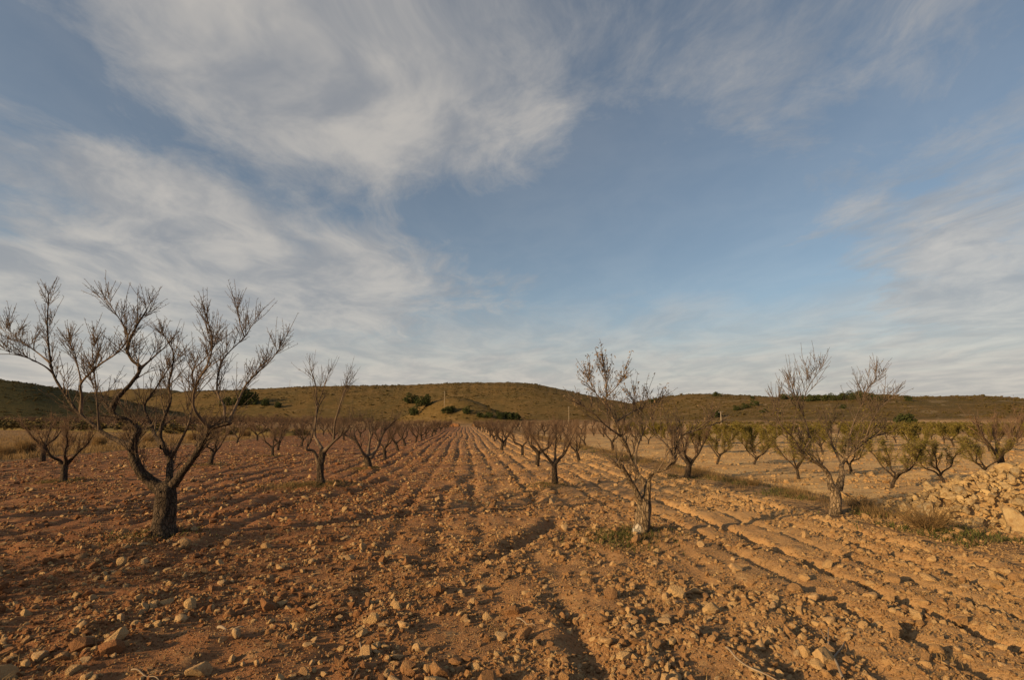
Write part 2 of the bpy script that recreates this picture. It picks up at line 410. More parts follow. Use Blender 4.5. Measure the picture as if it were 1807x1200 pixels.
def build_terrain():
    th = np.concatenate([np.arange(-62, 62, .22), np.arange(62, 298, 2.0)]); th = np.radians(th)
    n = 300; rr = 1.5 * (9000 / 1.5) ** (np.arange(n) / (n - 1.0)); m = len(th)
    x = (rr[:, None] * np.sin(th)[None]); y = (rr[:, None] * np.cos(th)[None])
    z = land_height(x, y)
    V = np.stack([x, y, z], -1).reshape(-1, 3)
    V = np.concatenate([V, [[0, 0, -.35]]])
    i = np.arange(n - 1)[:, None] * m; j = np.arange(m)[None]; j2 = (j + 1) % m
    Q = np.stack([i + j, i + m + j, i + m + j2, i + j2], -1).reshape(-1, 4)
    T = np.stack([np.full(m, n * m), np.arange(m), (np.arange(m) + 1) % m], -1)
    me = make_mesh("ground", V, Q[:, ::-1], T[:, ::-1], M['land'])
    X, Y = V[:, 0], V[:, 1]; hz = np.concatenate([hill_height(x, y).ravel(), [0]]); r = np.hypot(X, Y)
    wob = fbm(X / 25, Y / 25, 3, 3)
    hill = sstep(.15, 1.0, hz + wob * .5)
    az = np.degrees(np.arctan2(X, Y))
    bare = np.maximum(sstep(0, 6, inside(X + wob * 6, Y + wob * 6, 12, 200, 66, 135)), sstep(0, 4, inside(X, Y + wob * 8, -40, 50, 140, 175)) * .7) * (1 - hill * .6)
    forest = sstep(-28, -36, az) * hill * .75 * (r < 1500)
    stony = np.clip(.25 + .75 * sstep(18, 30, az) + wob * .3, 0, 1)
    for nm, a in (("hill", hill), ("bare", bare), ("forest", forest), ("stony", stony)):
        at = me.attributes.new(nm, 'FLOAT', 'POINT'); at.data.foreach_set("value", np.asarray(a, dtype=np.float32))
    link("ground", me, kind="structure")

# furrows of the ploughed field, all running along Y
def field_height(x, y):
    wander = fbm(x / 9, y / 11, 3, 21) * .30 + fbm(x / 1.3, y / 2.2, 2, 33) * .04
    ph = (x + wander * .6) / .62
    fr = ph - np.floor(ph); lane = np.floor(ph)
    trough = np.exp(-((fr - .5) / np.where(x > 2.8, .125, np.where(y < 6.5, .21, .17))) ** 2)                   # narrow trough, broad ridge
    k = .55 + .45 * vnoise(lane * 3.7, y / 5.0 + lane, 8)
    amp = .055 * np.ones_like(x)
    amp = np.where(x > 2.6, .155, amp)
    amp = np.where((x < 2.6) & (x > -3.6), .055 + .06 * sstep(8.5, 12.5, y + fbm(x, y, 2, 2) * 2), amp)
    amp = np.maximum(amp, .15 * sstep(.3, .9, x) * sstep(6.4, 4.6, y + fbm(x, y / 2, 2, 41)) * (x < 3))
    amp = np.where(x < -3.6, .075 + .02 * sstep(8, 14, y), amp)
    brk = .35 + .65 * sstep(-.35, .25, fbm(x / .9 + 40, y / 2.6, 3, 14)); solid = np.maximum(sstep(2.6, 3.3, x) * .9, sstep(15, 23, y) * sstep(5, 3, np.abs(x)) * .7); solid = np.maximum(solid, .85 * sstep(.3, .9, x) * sstep(6.8, 5.2, y)); brk = brk + (1 - brk) * solid
    z = (-amp * k * trough * 1.2 * brk + amp * .3) * (.72 + .3 * solid)
    # tractor ruts crossing the rows where the plough turned
    for (x0, y0, x1, y1, w, dp) in ((-.25, 5.9, 2.2, 10.8, .13, .10), (-1.6, 9.2, .3, 12.8, .15, .05), (-.6, 10.0, 1.0, 14.2, .15, .05),
                                    (-8.4, 9.3, -4.9, 7.0, .22, .07), (-9, 7.6, -5.0, 5.6, .25, .04), (-3.0, 21.2, 4.0, 20.6, .3, .08), (-3.2, 13.8, -1.6, 17.5, .2, .08), (-2.9, 8.2, -.9, 11.5, .14, .06), (-2.2, 7.4, .2, 9.0, .13, .05), (.6, 9.6, 1.9, 13.4, .13, .06), (-3.4, 11.0, -2.3, 15.0, .14, .06), (-.9, 12.0, .2, 16.2, .15, .06), (1.2, 12.5, 2.2, 17.0, .14, .05), (-2.9, 5.6, -1.1, 6.6, .15, .05), (3.4, 9.4, 6.2, 10.6, .14, .05)):
        dx, dy = x1 - x0, y1 - y0; L2 = dx * dx + dy * dy
        t = ((x - x0) * dx + (y - y0) * dy) / L2; tc = np.clip(t, 0, 1)
        bend = .25 * np.sin(tc * math.pi)
        d = np.hypot(x - (x0 + tc * dx) - bend * dy / math.sqrt(L2), y - (y0 + tc * dy) + bend * dx / math.sqrt(L2)) + vnoise(x * 3, y * 3, 4) * .05
        dp = dp * np.sqrt(np.sin(np.clip(t, 0.001, .999) * math.pi)) * (.6 + .5 * vnoise(x * 1.7, y * 1.7, 19)) + 0 * x
        z = z - dp * np.exp(-(d / w) ** 2) + dp * .55 * np.exp(-((d - 2.0 * w) / (w * .8)) ** 2)
    z = z + fbm(x / 1.1, y / 1.1, 3, 51) * .035 + fbm(x / .28, y / .28, 3, 61) * .042
    near = sstep(40, 15, y)
    z = z + fbm(x / .09, y / .09, 2, 71) * .010 * near + fbm(x / .045, y / .045, 2, 75) * .006 * sstep(12, 8, y)
    # earth gathers in a low mound round the trunks of the rows
    for (tx, ty) in MOUNDS: z = z + .07 * np.exp(-((x - tx) ** 2 + (y - ty) ** 2) / .5)
    edge = inside(x, y, FX0, FX1, -12, FY1)
    return z + .02 - .16 * sstep(.5, 0, edge)

def grid_mesh(name, xs, ys, fn, mat):
    X, Y = np.meshgrid(xs, ys, indexing='xy'); Z = fn(X, Y)
    V = np.stack([X, Y, Z], -1).reshape(-1, 3); nx = len(xs)
    i = np.arange(len(ys) - 1)[:, None] * nx; j = np.arange(nx - 1)[None]
    Q = np.stack([i + j, i + j + 1, i + nx + j + 1, i + nx + j], -1).reshape(-1, 4)
    return make_mesh(name, V, Q, None, mat)
T1 = ground(287, 945, .08); T2 = ground(566, 855, .08); T5 = ground(651, 828, .08); T3 = ground(1128, 945, .08); T4 = ground(1473, 905, .05); T6 = ground(979, 858, .08); T7 = ground(1211, 842, .05); T8 = ground(1022, 812, .08)
T9 = ground(112, 850, .08); T10 = ground(75, 812, .08); T11 = ground(370, 822, .08); T12 = ground(481, 805, .08)
MOUNDS = [tuple(t[:2]) for t in (T1, T2, T3, T5, T6, T9, T11, T12)]

def graded(a, b_, s0, k):
    out = [a]
    while out[-1] < b_: out.append(out[-1] + max(s0, k * abs(out[-1])))
    out[-1] = b_; return np.array(out)
def build_fields():
    xs = np.concatenate([np.arange(FX0, -9, .08), np.arange(-9, FX1, .045), [FX1]])
    ys = np.concatenate([np.arange(-12, 2.2, .2), graded(2.2, FY1, .038, .0085)])
    f = link("ploughed_field", grid_mesh("ploughed_field", xs, ys, field_height, M['soil']), kind="structure")
    def pale(x, y):
        e = inside(x, y, QX0, QX1, QY0, QY1)
        return -.06 + fbm(x / 2.2, y / .5, 3, 81) * .07 + fbm(x / .5, y / .35, 3, 85) * .035 + .012 * np.sin(y * 2 * math.pi / .9) - .12 * sstep(.7, 0, e)
    g = link("pale_field", grid_mesh("pale_field", np.concatenate([np.arange(QX0, 22, .11), np.arange(22, QX1 + .01, .3)]), graded(QY0, QY1, .09, .007), pale, M['pale']), kind="structure")
    return f, g

# ------------------------------------------------------------------ scattering (ground cover only)
def variants(name, meshes):
    c = bpy.data.collections.new(name)
    for i, me in enumerate(meshes):
        o = bpy.data.objects.new(name + "_shape", me); c.objects.link(o)
    return c
def scatter(name, pts, rots, scl, idx, coll, **props):
    me = bpy.data.meshes.new(name); me.vertices.add(len(pts)); me.vertices.foreach_set("co", np.asarray(pts, np.float32).ravel())
    for nm, typ, arr in (("rot", 'FLOAT_VECTOR', rots), ("scl", 'FLOAT_VECTOR', scl)):
        a = me.attributes.new(nm, typ, 'POINT'); a.data.foreach_set("vector", np.asarray(arr, np.float32).ravel())
    a = me.attributes.new("pick", 'INT', 'POINT'); a.data.foreach_set("value", np.asarray(idx, np.int32))
    o = link(name, me, kind="stuff", **props)
    g = bpy.data.node_groups.new(name, 'GeometryNodeTree')
    g.interface.new_socket("Geometry", in_out='INPUT', socket_type='NodeSocketGeometry')
    g.interface.new_socket("Geometry", in_out='OUTPUT', socket_type='NodeSocketGeometry')
    gi = g.nodes.new('NodeGroupInput'); go = g.nodes.new('NodeGroupOutput')
    ip = g.nodes.new('GeometryNodeInstanceOnPoints'); ci = g.nodes.new('GeometryNodeCollectionInfo')
    ci.inputs['Collection'].default_value = coll; ci.inputs['Separate Children'].default_value = True; ci.inputs['Reset Children'].default_value = True
    def na(n, t): x = g.nodes.new('GeometryNodeInputNamedAttribute'); x.data_type = t; x.inputs[0].default_value = n; return x.outputs[0]
    L = g.links.new
    L(gi.outputs[0], ip.inputs['Points']); L(ci.outputs[0], ip.inputs['Instance']); ip.inputs['Pick Instance'].default_value = True
    L(na("pick", 'INT'), ip.inputs['Instance Index']); L(na("rot", 'FLOAT_VECTOR'), ip.inputs['Rotation']); L(na("scl", 'FLOAT_VECTOR'), ip.inputs['Scale'])
    L(ip.outputs[0], go.inputs[0])
    md = o.modifiers.new("scatter", 'NODES'); md.node_group = g
    return o

def rock_mesh(name, seed, sub=2, mat=None, flat=.7, rough=.28, facets=5):
    import bmesh
    bm = bmesh.new(); bmesh.ops.create_icosphere(bm, subdivisions=sub, radius=1.0)
    V = np.array([v.co[:] for v in bm.verts]); r = np.random.default_rng(seed)
    # chop by random planes for broken faces
    for _ in range(facets):
        n = r.normal(size=3); n /= np.linalg.norm(n); h = r.uniform(.40, .78); d = V @ n
        V = V - np.outer(np.maximum(d - h, 0), n) * .97
    f = fbm(V[:, 0] * 1.3 + seed, V[:, 1] * 1.3 + V[:, 2] * 1.7, 3, seed); V = V * (1.12 + rough * .55 * f)[:, None]
    V = V * np.array([1, r.uniform(.65, .95), flat * r.uniform(.8, 1.1)])
    for v, c in zip(bm.verts, V): v.co = c
    me = bpy.data.meshes.new(name); bm.to_mesh(me); bm.free(); me.shade_smooth() if sub > 2 else None
    if mat: me.materials.append(mat)
    return me

# ------------------------------------------------------------------ trees
def unit(v): return v / (np.linalg.norm(v) + 1e-9)
def shoot(p, d, L, n, r, up=.25, wob=.22):
    pts = [p]; st = L / (n - 1)
    for i in range(n - 1):
        d = unit(d + np.array([0, 0, up / n]) + r.normal(size=3) * wob); pts.append(pts[-1] + d * st)
    return np.array(pts)
def children(P, rad, n, lo, hi, t0, r, up, spread):
    """start points and headings of side shoots along a branch"""
    out = []; m = len(P)
    for k in range(n):
        t = t0 + (1 - t0) * (k + r.uniform(0, .9)) / n; i = min(int(t * (m - 1)), m - 2)
        tan = unit(P[i + 1] - P[i]); s = r.normal(size=3); s = unit(s - tan * (s @ tan))
        d = unit(tan * r.uniform(.35, .8) + s * spread + np.array([0, 0, up]))
        out.append((P[i] + (P[i + 1] - P[i]) * r.random(), d, r.uniform(lo, hi) * (1.2 - .7 * t), rad[i]))
    return out
def dress(limbs, seed, nb=8, nt=7, ns=3, bl=(.35, .85), tl=(.14, .42), thick=1.0, up=.38, wob=.06, leaf=0, leafsize=.03, leaf_low=0., leafmat=None, limb_t0=.3, spur=.035, tips=False):
    """limbs: list of (points, radii). Returns builders for branches+twigs and leaves."""
    r = np.random.default_rng(seed); tw = MB(); lf = MB(); tipsl = []
    for P, rad in limbs:
        L = np.linalg.norm(np.diff(P, axis=0), axis=1).sum(); n1 = max(2, int(nb * min(1.6, L / 1.1)))
        for (p, d, l, pr) in children(P, rad, n1, *bl, limb_t0, r, up, .5) + [(P[-1], unit(P[-1] - P[-2]), r.uniform(*bl) * .4, rad[-1] * 1.3)]:
            B = shoot(p, d, l, 7, r, up * .7, wob * 1.3); br = np.linspace(min(pr * .5, .011 * thick), .003 * thick, 7); tw.tube(B, br, 5)
            for (p2, d2, l2, pr2) in children(B, br, nt, *tl, .15, r, up * 1.0, .55) + [(B[-1], unit(B[-1] - B[-2]), r.uniform(*tl), .003)]:
                C = shoot(p2, d2, l2, 5, r, up * .4, wob); tw.tube(C, np.linspace(.0042, .0022, 5) * thick, 3); tipsl.append(C)
                for (p3, d3, l3, _) in children(C, np.full(5, .002), ns, spur, spur * 2.8, .1, r, .15, 1.0):
                    tw.tube(np.array([p3, p3 + d3 * l3 * .6, p3 + d3 * l3 + np.array([0, 0, .1 * l3])]), np.array([.0026, .003, .0014]) * thick, 3)
    if leaf:
        allp = np.concatenate(tipsl); z = allp[:, 2]; lo, hi = z.min(), z.max()
        if leaf_low > 0: w = np.clip(1 - (z - lo) / (hi - lo) / leaf_low, 0, 1) + .02
        elif leaf_low < 0: w = np.clip(((z - lo) / (hi - lo) + leaf_low), 0, 1) ** 2 + .01
        else: w = np.ones(len(z))
        pick = r.choice(len(allp), leaf, p=w / w.sum()); p = allp[pick] + r.normal(size=(leaf, 3)) * .02
        a = r.normal(size=(leaf, 3)); a[:, 2] = -abs(a[:, 2]) * (1.6 if tips else .3); a /= np.linalg.norm(a, axis=1)[:, None]
        c = np.cross(a, r.normal(size=(leaf, 3))); c /= np.linalg.norm(c, axis=1)[:, None]
        s = leafsize * r.uniform(.6, 1.3, (leaf, 1)); nrm = np.cross(a, c) * s * .25
        V = np.stack([p, p + a * s * .9 + c * s * .36 + nrm, p + a * s * 2.2, p + a * s * .9 - c * s * .36 + nrm], 1).reshape(-1, 3)
        lf.add(V, np.arange(leaf * 4).reshape(-1, 4))
    return tw, lf
def taper(n, r0, r1, pw=.8): return r0 + (r1 - r0) * np.linspace(0, 1, n) ** pw

def hero(name, label, base, trunk, limbs, seed, group=None, barkm='bark', twigm='twig', category="tree", **kw):
    """trunk/limbs as traced outlines: lists of (px, py, extra depth in m), radii in px of the photograph"""
    D = base @ FH - 0.0
    root = empty(name, tuple(base), label, category, group)
    k = D / FPX * .9 * math.cos(math.atan2(base[0], base[1]) - YAW)
    def world(tr): return np.array([at_depth(px, py, D + dz) for px, py, dz in tr]) - base
    P = spline(world(trunk[0]), .05); n = len(P); rr = taper(n, trunk[1] * k, trunk[2] * k, .7)
    m0 = max(3, n // 4); rr[:m0] *= 1 + .55 * np.linspace(1, 0, m0) ** 2.2
    P[0, 2] -= .25
    rr[-3:] *= [.96, .86, .6]
    mb = MB(); mb.tube(P, rr, 22, .15, seed); link("trunk", mb.mesh("trunk", M[barkm]), root)
    L = []
    for i, (tr, r0, r1) in enumerate(limbs):
        q = spline(world(tr), .045); rad = taper(len(q), r0 * k * .97, r1 * k * .8, .75); rad[:len(q) // 5 + 1] *= np.linspace(1.3, 1.0, len(q) // 5 + 1); mb = MB(); mb.tube(q, rad, 12 if r0 > 5 else 8, .11 if r0 > 5 else .06, seed + i * 5 + 1)
        link("limb", mb.mesh("limb", M[barkm] if r0 > 4.5 else M[twigm]), root); L.append((q, rad))
    tw, lf = dress(L, seed, **kw)
    link("crown", tw.mesh("crown", M[twigm]), root)
    if lf.n: link("leaves", lf.mesh("leaves", kw.get('leafmat')), root)
    return root
def c1(x, y, dz=0): return (x / 2.4, 480 + y / 2.4, dz)
def c2(x, y, dz=0): return (400 + x / 3.475, 620 + y / 3.475, dz)
def c3(x, y, dz=0): return (800 + x / 3.3333, 620 + y / 3.3333, dz)
def c4(x, y, dz=0): return (1240 + x / 3.159, 620 + y / 3.159, dz)

def build_heroes():
    hero("almond_tree", "largest bare almond tree with dark trunk, towering on the red soil", T1,
         ([c1(690, 1112), c1(692, 1040), c1(697, 960), c1(702, 895)], 21, 20),
         [([c1(700, 930), c1(645, 893), c1(595, 845, -.1), c1(563, 775, -.15), c1(570, 705, -.2), c1(583, 668, -.2), c1(545, 635, -.25), c1(490, 612, -.3), c1(462, 578, -.3)], 14, 6.5),
          ([c1(470, 590, -.3), c1(500, 530, -.3), c1(550, 478, -.25), c1(595, 408, -.2), c1(560, 375, -.2), c1(538, 325, -.2), c1(560, 262, -.2), c1(600, 195, -.2), c1(628, 148, -.2)], 6, 1.2),
          ([c1(595, 408, -.2), c1(640, 370, -.1), c1(690, 325, 0)], 3.5, 1.2),
          ([c1(565, 742, -.15), c1(500, 715, .1), c1(450, 690, .2), c1(395, 648, .3), c1(330, 595, .35), c1(270, 510, .4), c1(225, 430, .4), c1(208, 330, .4), c1(200, 210, .4), c1(207, 110, .4)], 6.5, 1.3),
          ([c1(225, 430, .4), c1(190, 400, .3), c1(120, 365, .1), c1(60, 350, 0), c1(5, 348, 0)], 2.2, .9),
          ([c1(212, 385, .4), c1(150, 335, .6), c1(85, 290, .7), c1(15, 246, .8)], 2.2, .9),
          ([c1(342, 605, .35), c1(346, 530, .3), c1(345, 470, .2), c1(420, 395, 0), c1(500, 338, -.2), c1(542, 270, -.3), c1(490, 175, -.4), c1(452, 122, -.4)], 3.4, 1.0),
          ([c1(345, 470, .2), c1(325, 380, .3), c1(305, 300, .4)], 2.2, .9),
          ([c1(420, 668, .2), c1(411, 560, .1), c1(400, 430, .1), c1(388, 300, .1)], 2.4, .9),
          ([c1(715, 915), c1(718, 850, .1), c1(722, 790, .2)], 9.5, 7.5),
          ([c1(722, 795, .2), c1(695, 742, .2), c1(678, 695, .25), c1(690, 632, .3), c1(722, 545, .4), c1(716, 470, .5), c1(735, 350, .6), c1(692, 262, .7)], 5.5, 1.1),
          ([c1(728, 785, .2), c1(768, 712, .1), c1(800, 640, 0), c1(816, 560, 0), c1(820, 470, 0), c1(815, 420, 0), c1(870, 365, -.1), c1(905, 300, -.1)], 3.6, 1.0),
          ([c1(690, 740, .2), c1(655, 690, .6), c1(640, 645, .8), c1(612, 570, .9), c1(655, 500, 1.0), c1(700, 430, 1.1), c1(742, 375, 1.1)], 6, 1.3),
          ([c1(735, 900), c1(782, 838, -.1), c1(832, 768, -.2), c1(868, 705, -.3), c1(890, 665, -.3), c1(972, 640, -.35)], 9.5, 6.0),
          ([c1(968, 645, -.35), c1(985, 600, -.3), c1(1012, 540, -.2), c1(1042, 478, -.1), c1(1100, 418, 0), c1(1150, 370, .1), c1(1196, 305, .2)], 4, 1.0),
          ([c1(890, 665, -.3), c1(842, 612, -.5), c1(818, 560, -.6), c1(830, 480, -.7), c1(880, 390, -.7), c1(900, 290, -.7), c1(875, 190, -.7)], 4, 1.0),
          ([c1(945, 645, -.35), c1(950, 575, .1), c1(920, 505, .3), c1(930, 405, .5), c1(965, 345, .6), c1(1035, 275, .7), c1(1075, 212, .7)], 4, 1.0),
          ([c1(1035, 275, .7), c1(1015, 215, .7), c1(1008, 160, .7)], 1.6, .8)],
         11, nb=10, nt=6, ns=4, bl=(.2, .5), tl=(.16, .42), up=.42, limb_t0=.25, spur=.022)
    hero("almond_tree", "slim bare almond tree with two pale upright limbs and a grassy foot", T2,
         ([c2(578, 815), c2(574, 720), c2(586, 640), c2(592, 600)], 8, 6.5),
         [([c2(565, 690), c2(535, 615, -.1), c2(488, 602, -.2), c2(518, 545, -.2), c2(530, 480, -.2)], 4.2, 1.6),
          ([c2(590, 610), c2(562, 562, .1), c2(540, 515, .2), c2(546, 430, .2), c2(552, 350, .2), c2(545, 210, .2), c2(515, 110, .2)], 3.6, .9),
          ([c2(552, 350, .2), c2(590, 240, .1), c2(620, 150, 0)], 1.6, .7),
          ([c2(600, 612), c2(650, 562, -.2), c2(700, 512, -.3), c2(725, 465, -.4)], 4.5, 1.6),
          ([c2(655, 555, -.2), c2(664, 440, -.3), c2(692, 340, -.4), c2(715, 270, -.4), c2(742, 185, -.4)], 2.6, .8)],
         23, nb=7, nt=5, ns=1, bl=(.35, .85), tl=(.15, .45), up=.5, thick=1.1)
    hero("almond_tree", "dark bare almond tree with three crooked limbs, beside the furrowed track", T5,
         ([c2(876, 728), c2(868, 690), c2(853, 640)], 6.5, 6),
         [([c2(856, 655), c2(828, 615, -.2), c2(798, 560, -.4), c2(735, 518, -.5)], 4.2, 2),
          ([c2(866, 650), c2(872, 590, .2), c2(880, 520, .3), c2(868, 450, .3)], 4, 1.6),
          ([c2(882, 655), c2(928, 585, .1), c2(962, 500, .2), c2(1030, 425, .2)], 4, 1.5),
          ([c2(800, 562, -.4), c2(780, 490, -.3), c2(810, 420, -.3)], 2, 1)],
         31, nb=9, nt=7, ns=1, bl=(.35, .8), tl=(.15, .42), thick=1.4)
    hero("almond_tree", "leaning almond tree with a whitened foot and a few dry leaves at its top", T3,
         ([c3(1095, 1095), c3(1110, 1010), c3(1124, 920), c3(1118, 862)], 17, 13),
         [([c3(1108, 900), c3(1062, 800, -.1), c3(1020, 725, -.2), c3(972, 652, -.3)], 6.5, 4.2),
          ([c3(1136, 890), c3(1140, 830), c3(1128, 775, .1), c3(1083, 722, .2), c3(1048, 645, .2), c3(1020, 560, .1), c3(985, 500, 0), c3(950, 420, 0), c3(922, 350, 0), c3(893, 310, 0), c3(900, 240, 0), c3(890, 110, 0)], 6.5, .8),
          ([c3(1140, 880), c3(1150, 790, -.1), c3(1168, 722, -.2), c3(1240, 698, -.3), c3(1302, 652, -.4), c3(1300, 600, -.4), c3(1332, 510, -.4), c3(1400, 472, -.4), c3(1480, 452, -.4), c3(1545, 425, -.4)], 5, 1.4),
          ([c3(1088, 730, .2), c3(1072, 640, .4), c3(1085, 560, .5), c3(1120, 440, .6), c3(1060, 300, .6)], 2.4, .8),
          ([c3(985, 500, 0), c3(900, 440, -.3), c3(820, 360, -.5), c3(770, 330, -.5)], 2.2, .8),
          ([c3(950, 420, 0), c3(1030, 370, .3), c3(1110, 330, .5), c3(1200, 290, .6)], 2.2, .8),
          ([c3(1302, 640, -.4), c3(1260, 560, -.5), c3(1190, 480, -.5), c3(1170, 400, -.5)], 2.4, .9),
          ([c3(893, 310, 0), c3(840, 250, .1), c3(800, 170, .1)], 1.6, .7), ([c3(900, 270, 0), c3(950, 220, -.1), c3(975, 190, -.1)], 1.4, .7)],
         43, nb=10, nt=6, ns=2, bl=(.22, .55), tl=(.14, .36), spur=.022, barkm='bark3', leaf=800, leafsize=.022, leaf_low=-.35, leafmat=M['dryleaf'], tips=True)
    hero("almond_tree", "stout forked almond tree with smooth grey trunk on the grass verge", T4,
         ([c4(738, 908), c4(741, 830), c4(736, 752)], 11, 10),
         [([c4(722, 775), c4(703, 695, 0), c4(662, 640, -.1), c4(595, 602, -.2), c4(552, 562, -.2), c4(545, 520, -.2)], 7, 3),
          ([c4(755, 775), c4(776, 690, 0), c4(776, 630, .1), c4(830, 562, .1), c4(900, 510, .2), c4(960, 472, .2), c4(1020, 455, .2)], 7, 1.8),
          ([c4(598, 500, -.2), c4(575, 400, -.2), c4(550, 330, -.2), c4(525, 270, -.2), c4(495, 185, -.2)], 2.4, .7),
          ([c4(560, 560, -.2), c4(595, 500, -.2)], 2.8, 2.4),
          ([c4(550, 330, -.2), c4(580, 220, -.1), c4(640, 120, 0)], 1.4, .6),
          ([c4(800, 600, .1), c4(825, 450, .3), c4(882, 300, .4), c4(912, 220, .4), c4(980, 135, .4)], 2.6, .7),
          ([c4(552, 562, -.2), c4(500, 480, -.4), c4(440, 420, -.5), c4(400, 300, -.5)], 2.4, .8),
          ([c4(900, 510, .2), c4(930, 420, 0), c4(980, 330, -.1), c4(1050, 260, -.1)], 2.2, .8),
          ([c4(780, 640, .1), c4(720, 520, .5), c4(690, 400, .7)], 2.4, .8)],
         57, nb=12, nt=6, ns=2, bl=(.28, .7), tl=(.16, .42), spur=.022, thick=1.0, barkm='bark4', leaf=1200, leafsize=.02, leaf_low=.55, leafmat=M['leaf'])

def generic(seed, H=2.7, nl=4, thick=1.3, nb=9, nt=8, ns=1, leaf=0, simple=False, twigm='twig_red', leafsize=.035, trunk_h=.65, r0=.13, spread=1.0):
    r = np.random.default_rng(seed); th = trunk_h * r.uniform(.85, 1.2); lean = r.normal(size=2) * .08
    P = spline(np.array([[0, 0, -.12], [lean[0] * .4, lean[1] * .4, th * .5], [lean[0], lean[1], th]]), .08)
    parts = {}; mb = MB(); rr = taper(len(P), r0 * 1.1, r0 * .85); rr[:2] *= 1.25; mb.tube(P, rr, 12, .10, seed)
    L = []; a0 = r.uniform(0, 6.28); limb_meshes = []
    for i in range(nl):
        a = a0 + i * 2 * math.pi / nl + r.normal() * .3; o = np.array([math.cos(a), math.sin(a), 0]); s = r.uniform(.75, 1.15) * spread
        kx = np.array([-math.sin(a), math.cos(a), 0]) * r.normal() * .18
        pts = np.array([P[-1] - [0, 0, .08], P[-1] + o * .18 * s + [0, 0, .16], P[-1] + o * .48 * s + kx + [0, 0, .42 * r.uniform(.7, 1.2)], P[-1] + o * .72 * s + kx + [0, 0, .85 * r.uniform(.8, 1.1)], P[-1] + o * .95 * s + kx * 2 + [0, 0, min(H - th - .55, 1.25) * r.uniform(.85, 1.1)]])
        q = spline(pts, .09); rad = taper(len(q), r0 * .62, .014); m2 = mb if simple else MB(); m2.tube(q, rad, 7, .1, seed + i); L.append((q, rad))
        if not simple: limb_meshes.append(m2.mesh("limb", M['bark']))
    tw, lf = dress(L, seed + 1, nb=nb, nt=nt, ns=ns, bl=(.4, .95), tl=(.18, .5), thick=thick, up=.42, leaf=leaf, leafsize=leafsize)
    parts = [("trunk", mb.mesh("trunk", M['bark']))] + [("limb", m) for m in limb_meshes] + [("crown", tw.mesh("crown", M[twigm]))]
    if lf.n: parts.append(("leaves", lf.mesh("leaves", M['leaf'])))
    return parts
ORD = "first second third fourth fifth sixth seventh eighth ninth tenth eleventh twelfth thirteenth fourteenth fifteenth sixteenth seventeenth eighteenth nineteenth twentieth twenty-first twenty-second".split()
def place_tree(parts, loc, label, group, r, scale=1.0):
    root = empty("almond_tree", loc, label, "tree", group, r.uniform(0, 6.28), scale)
    for n, me in parts: link(n, me, root)
    return root

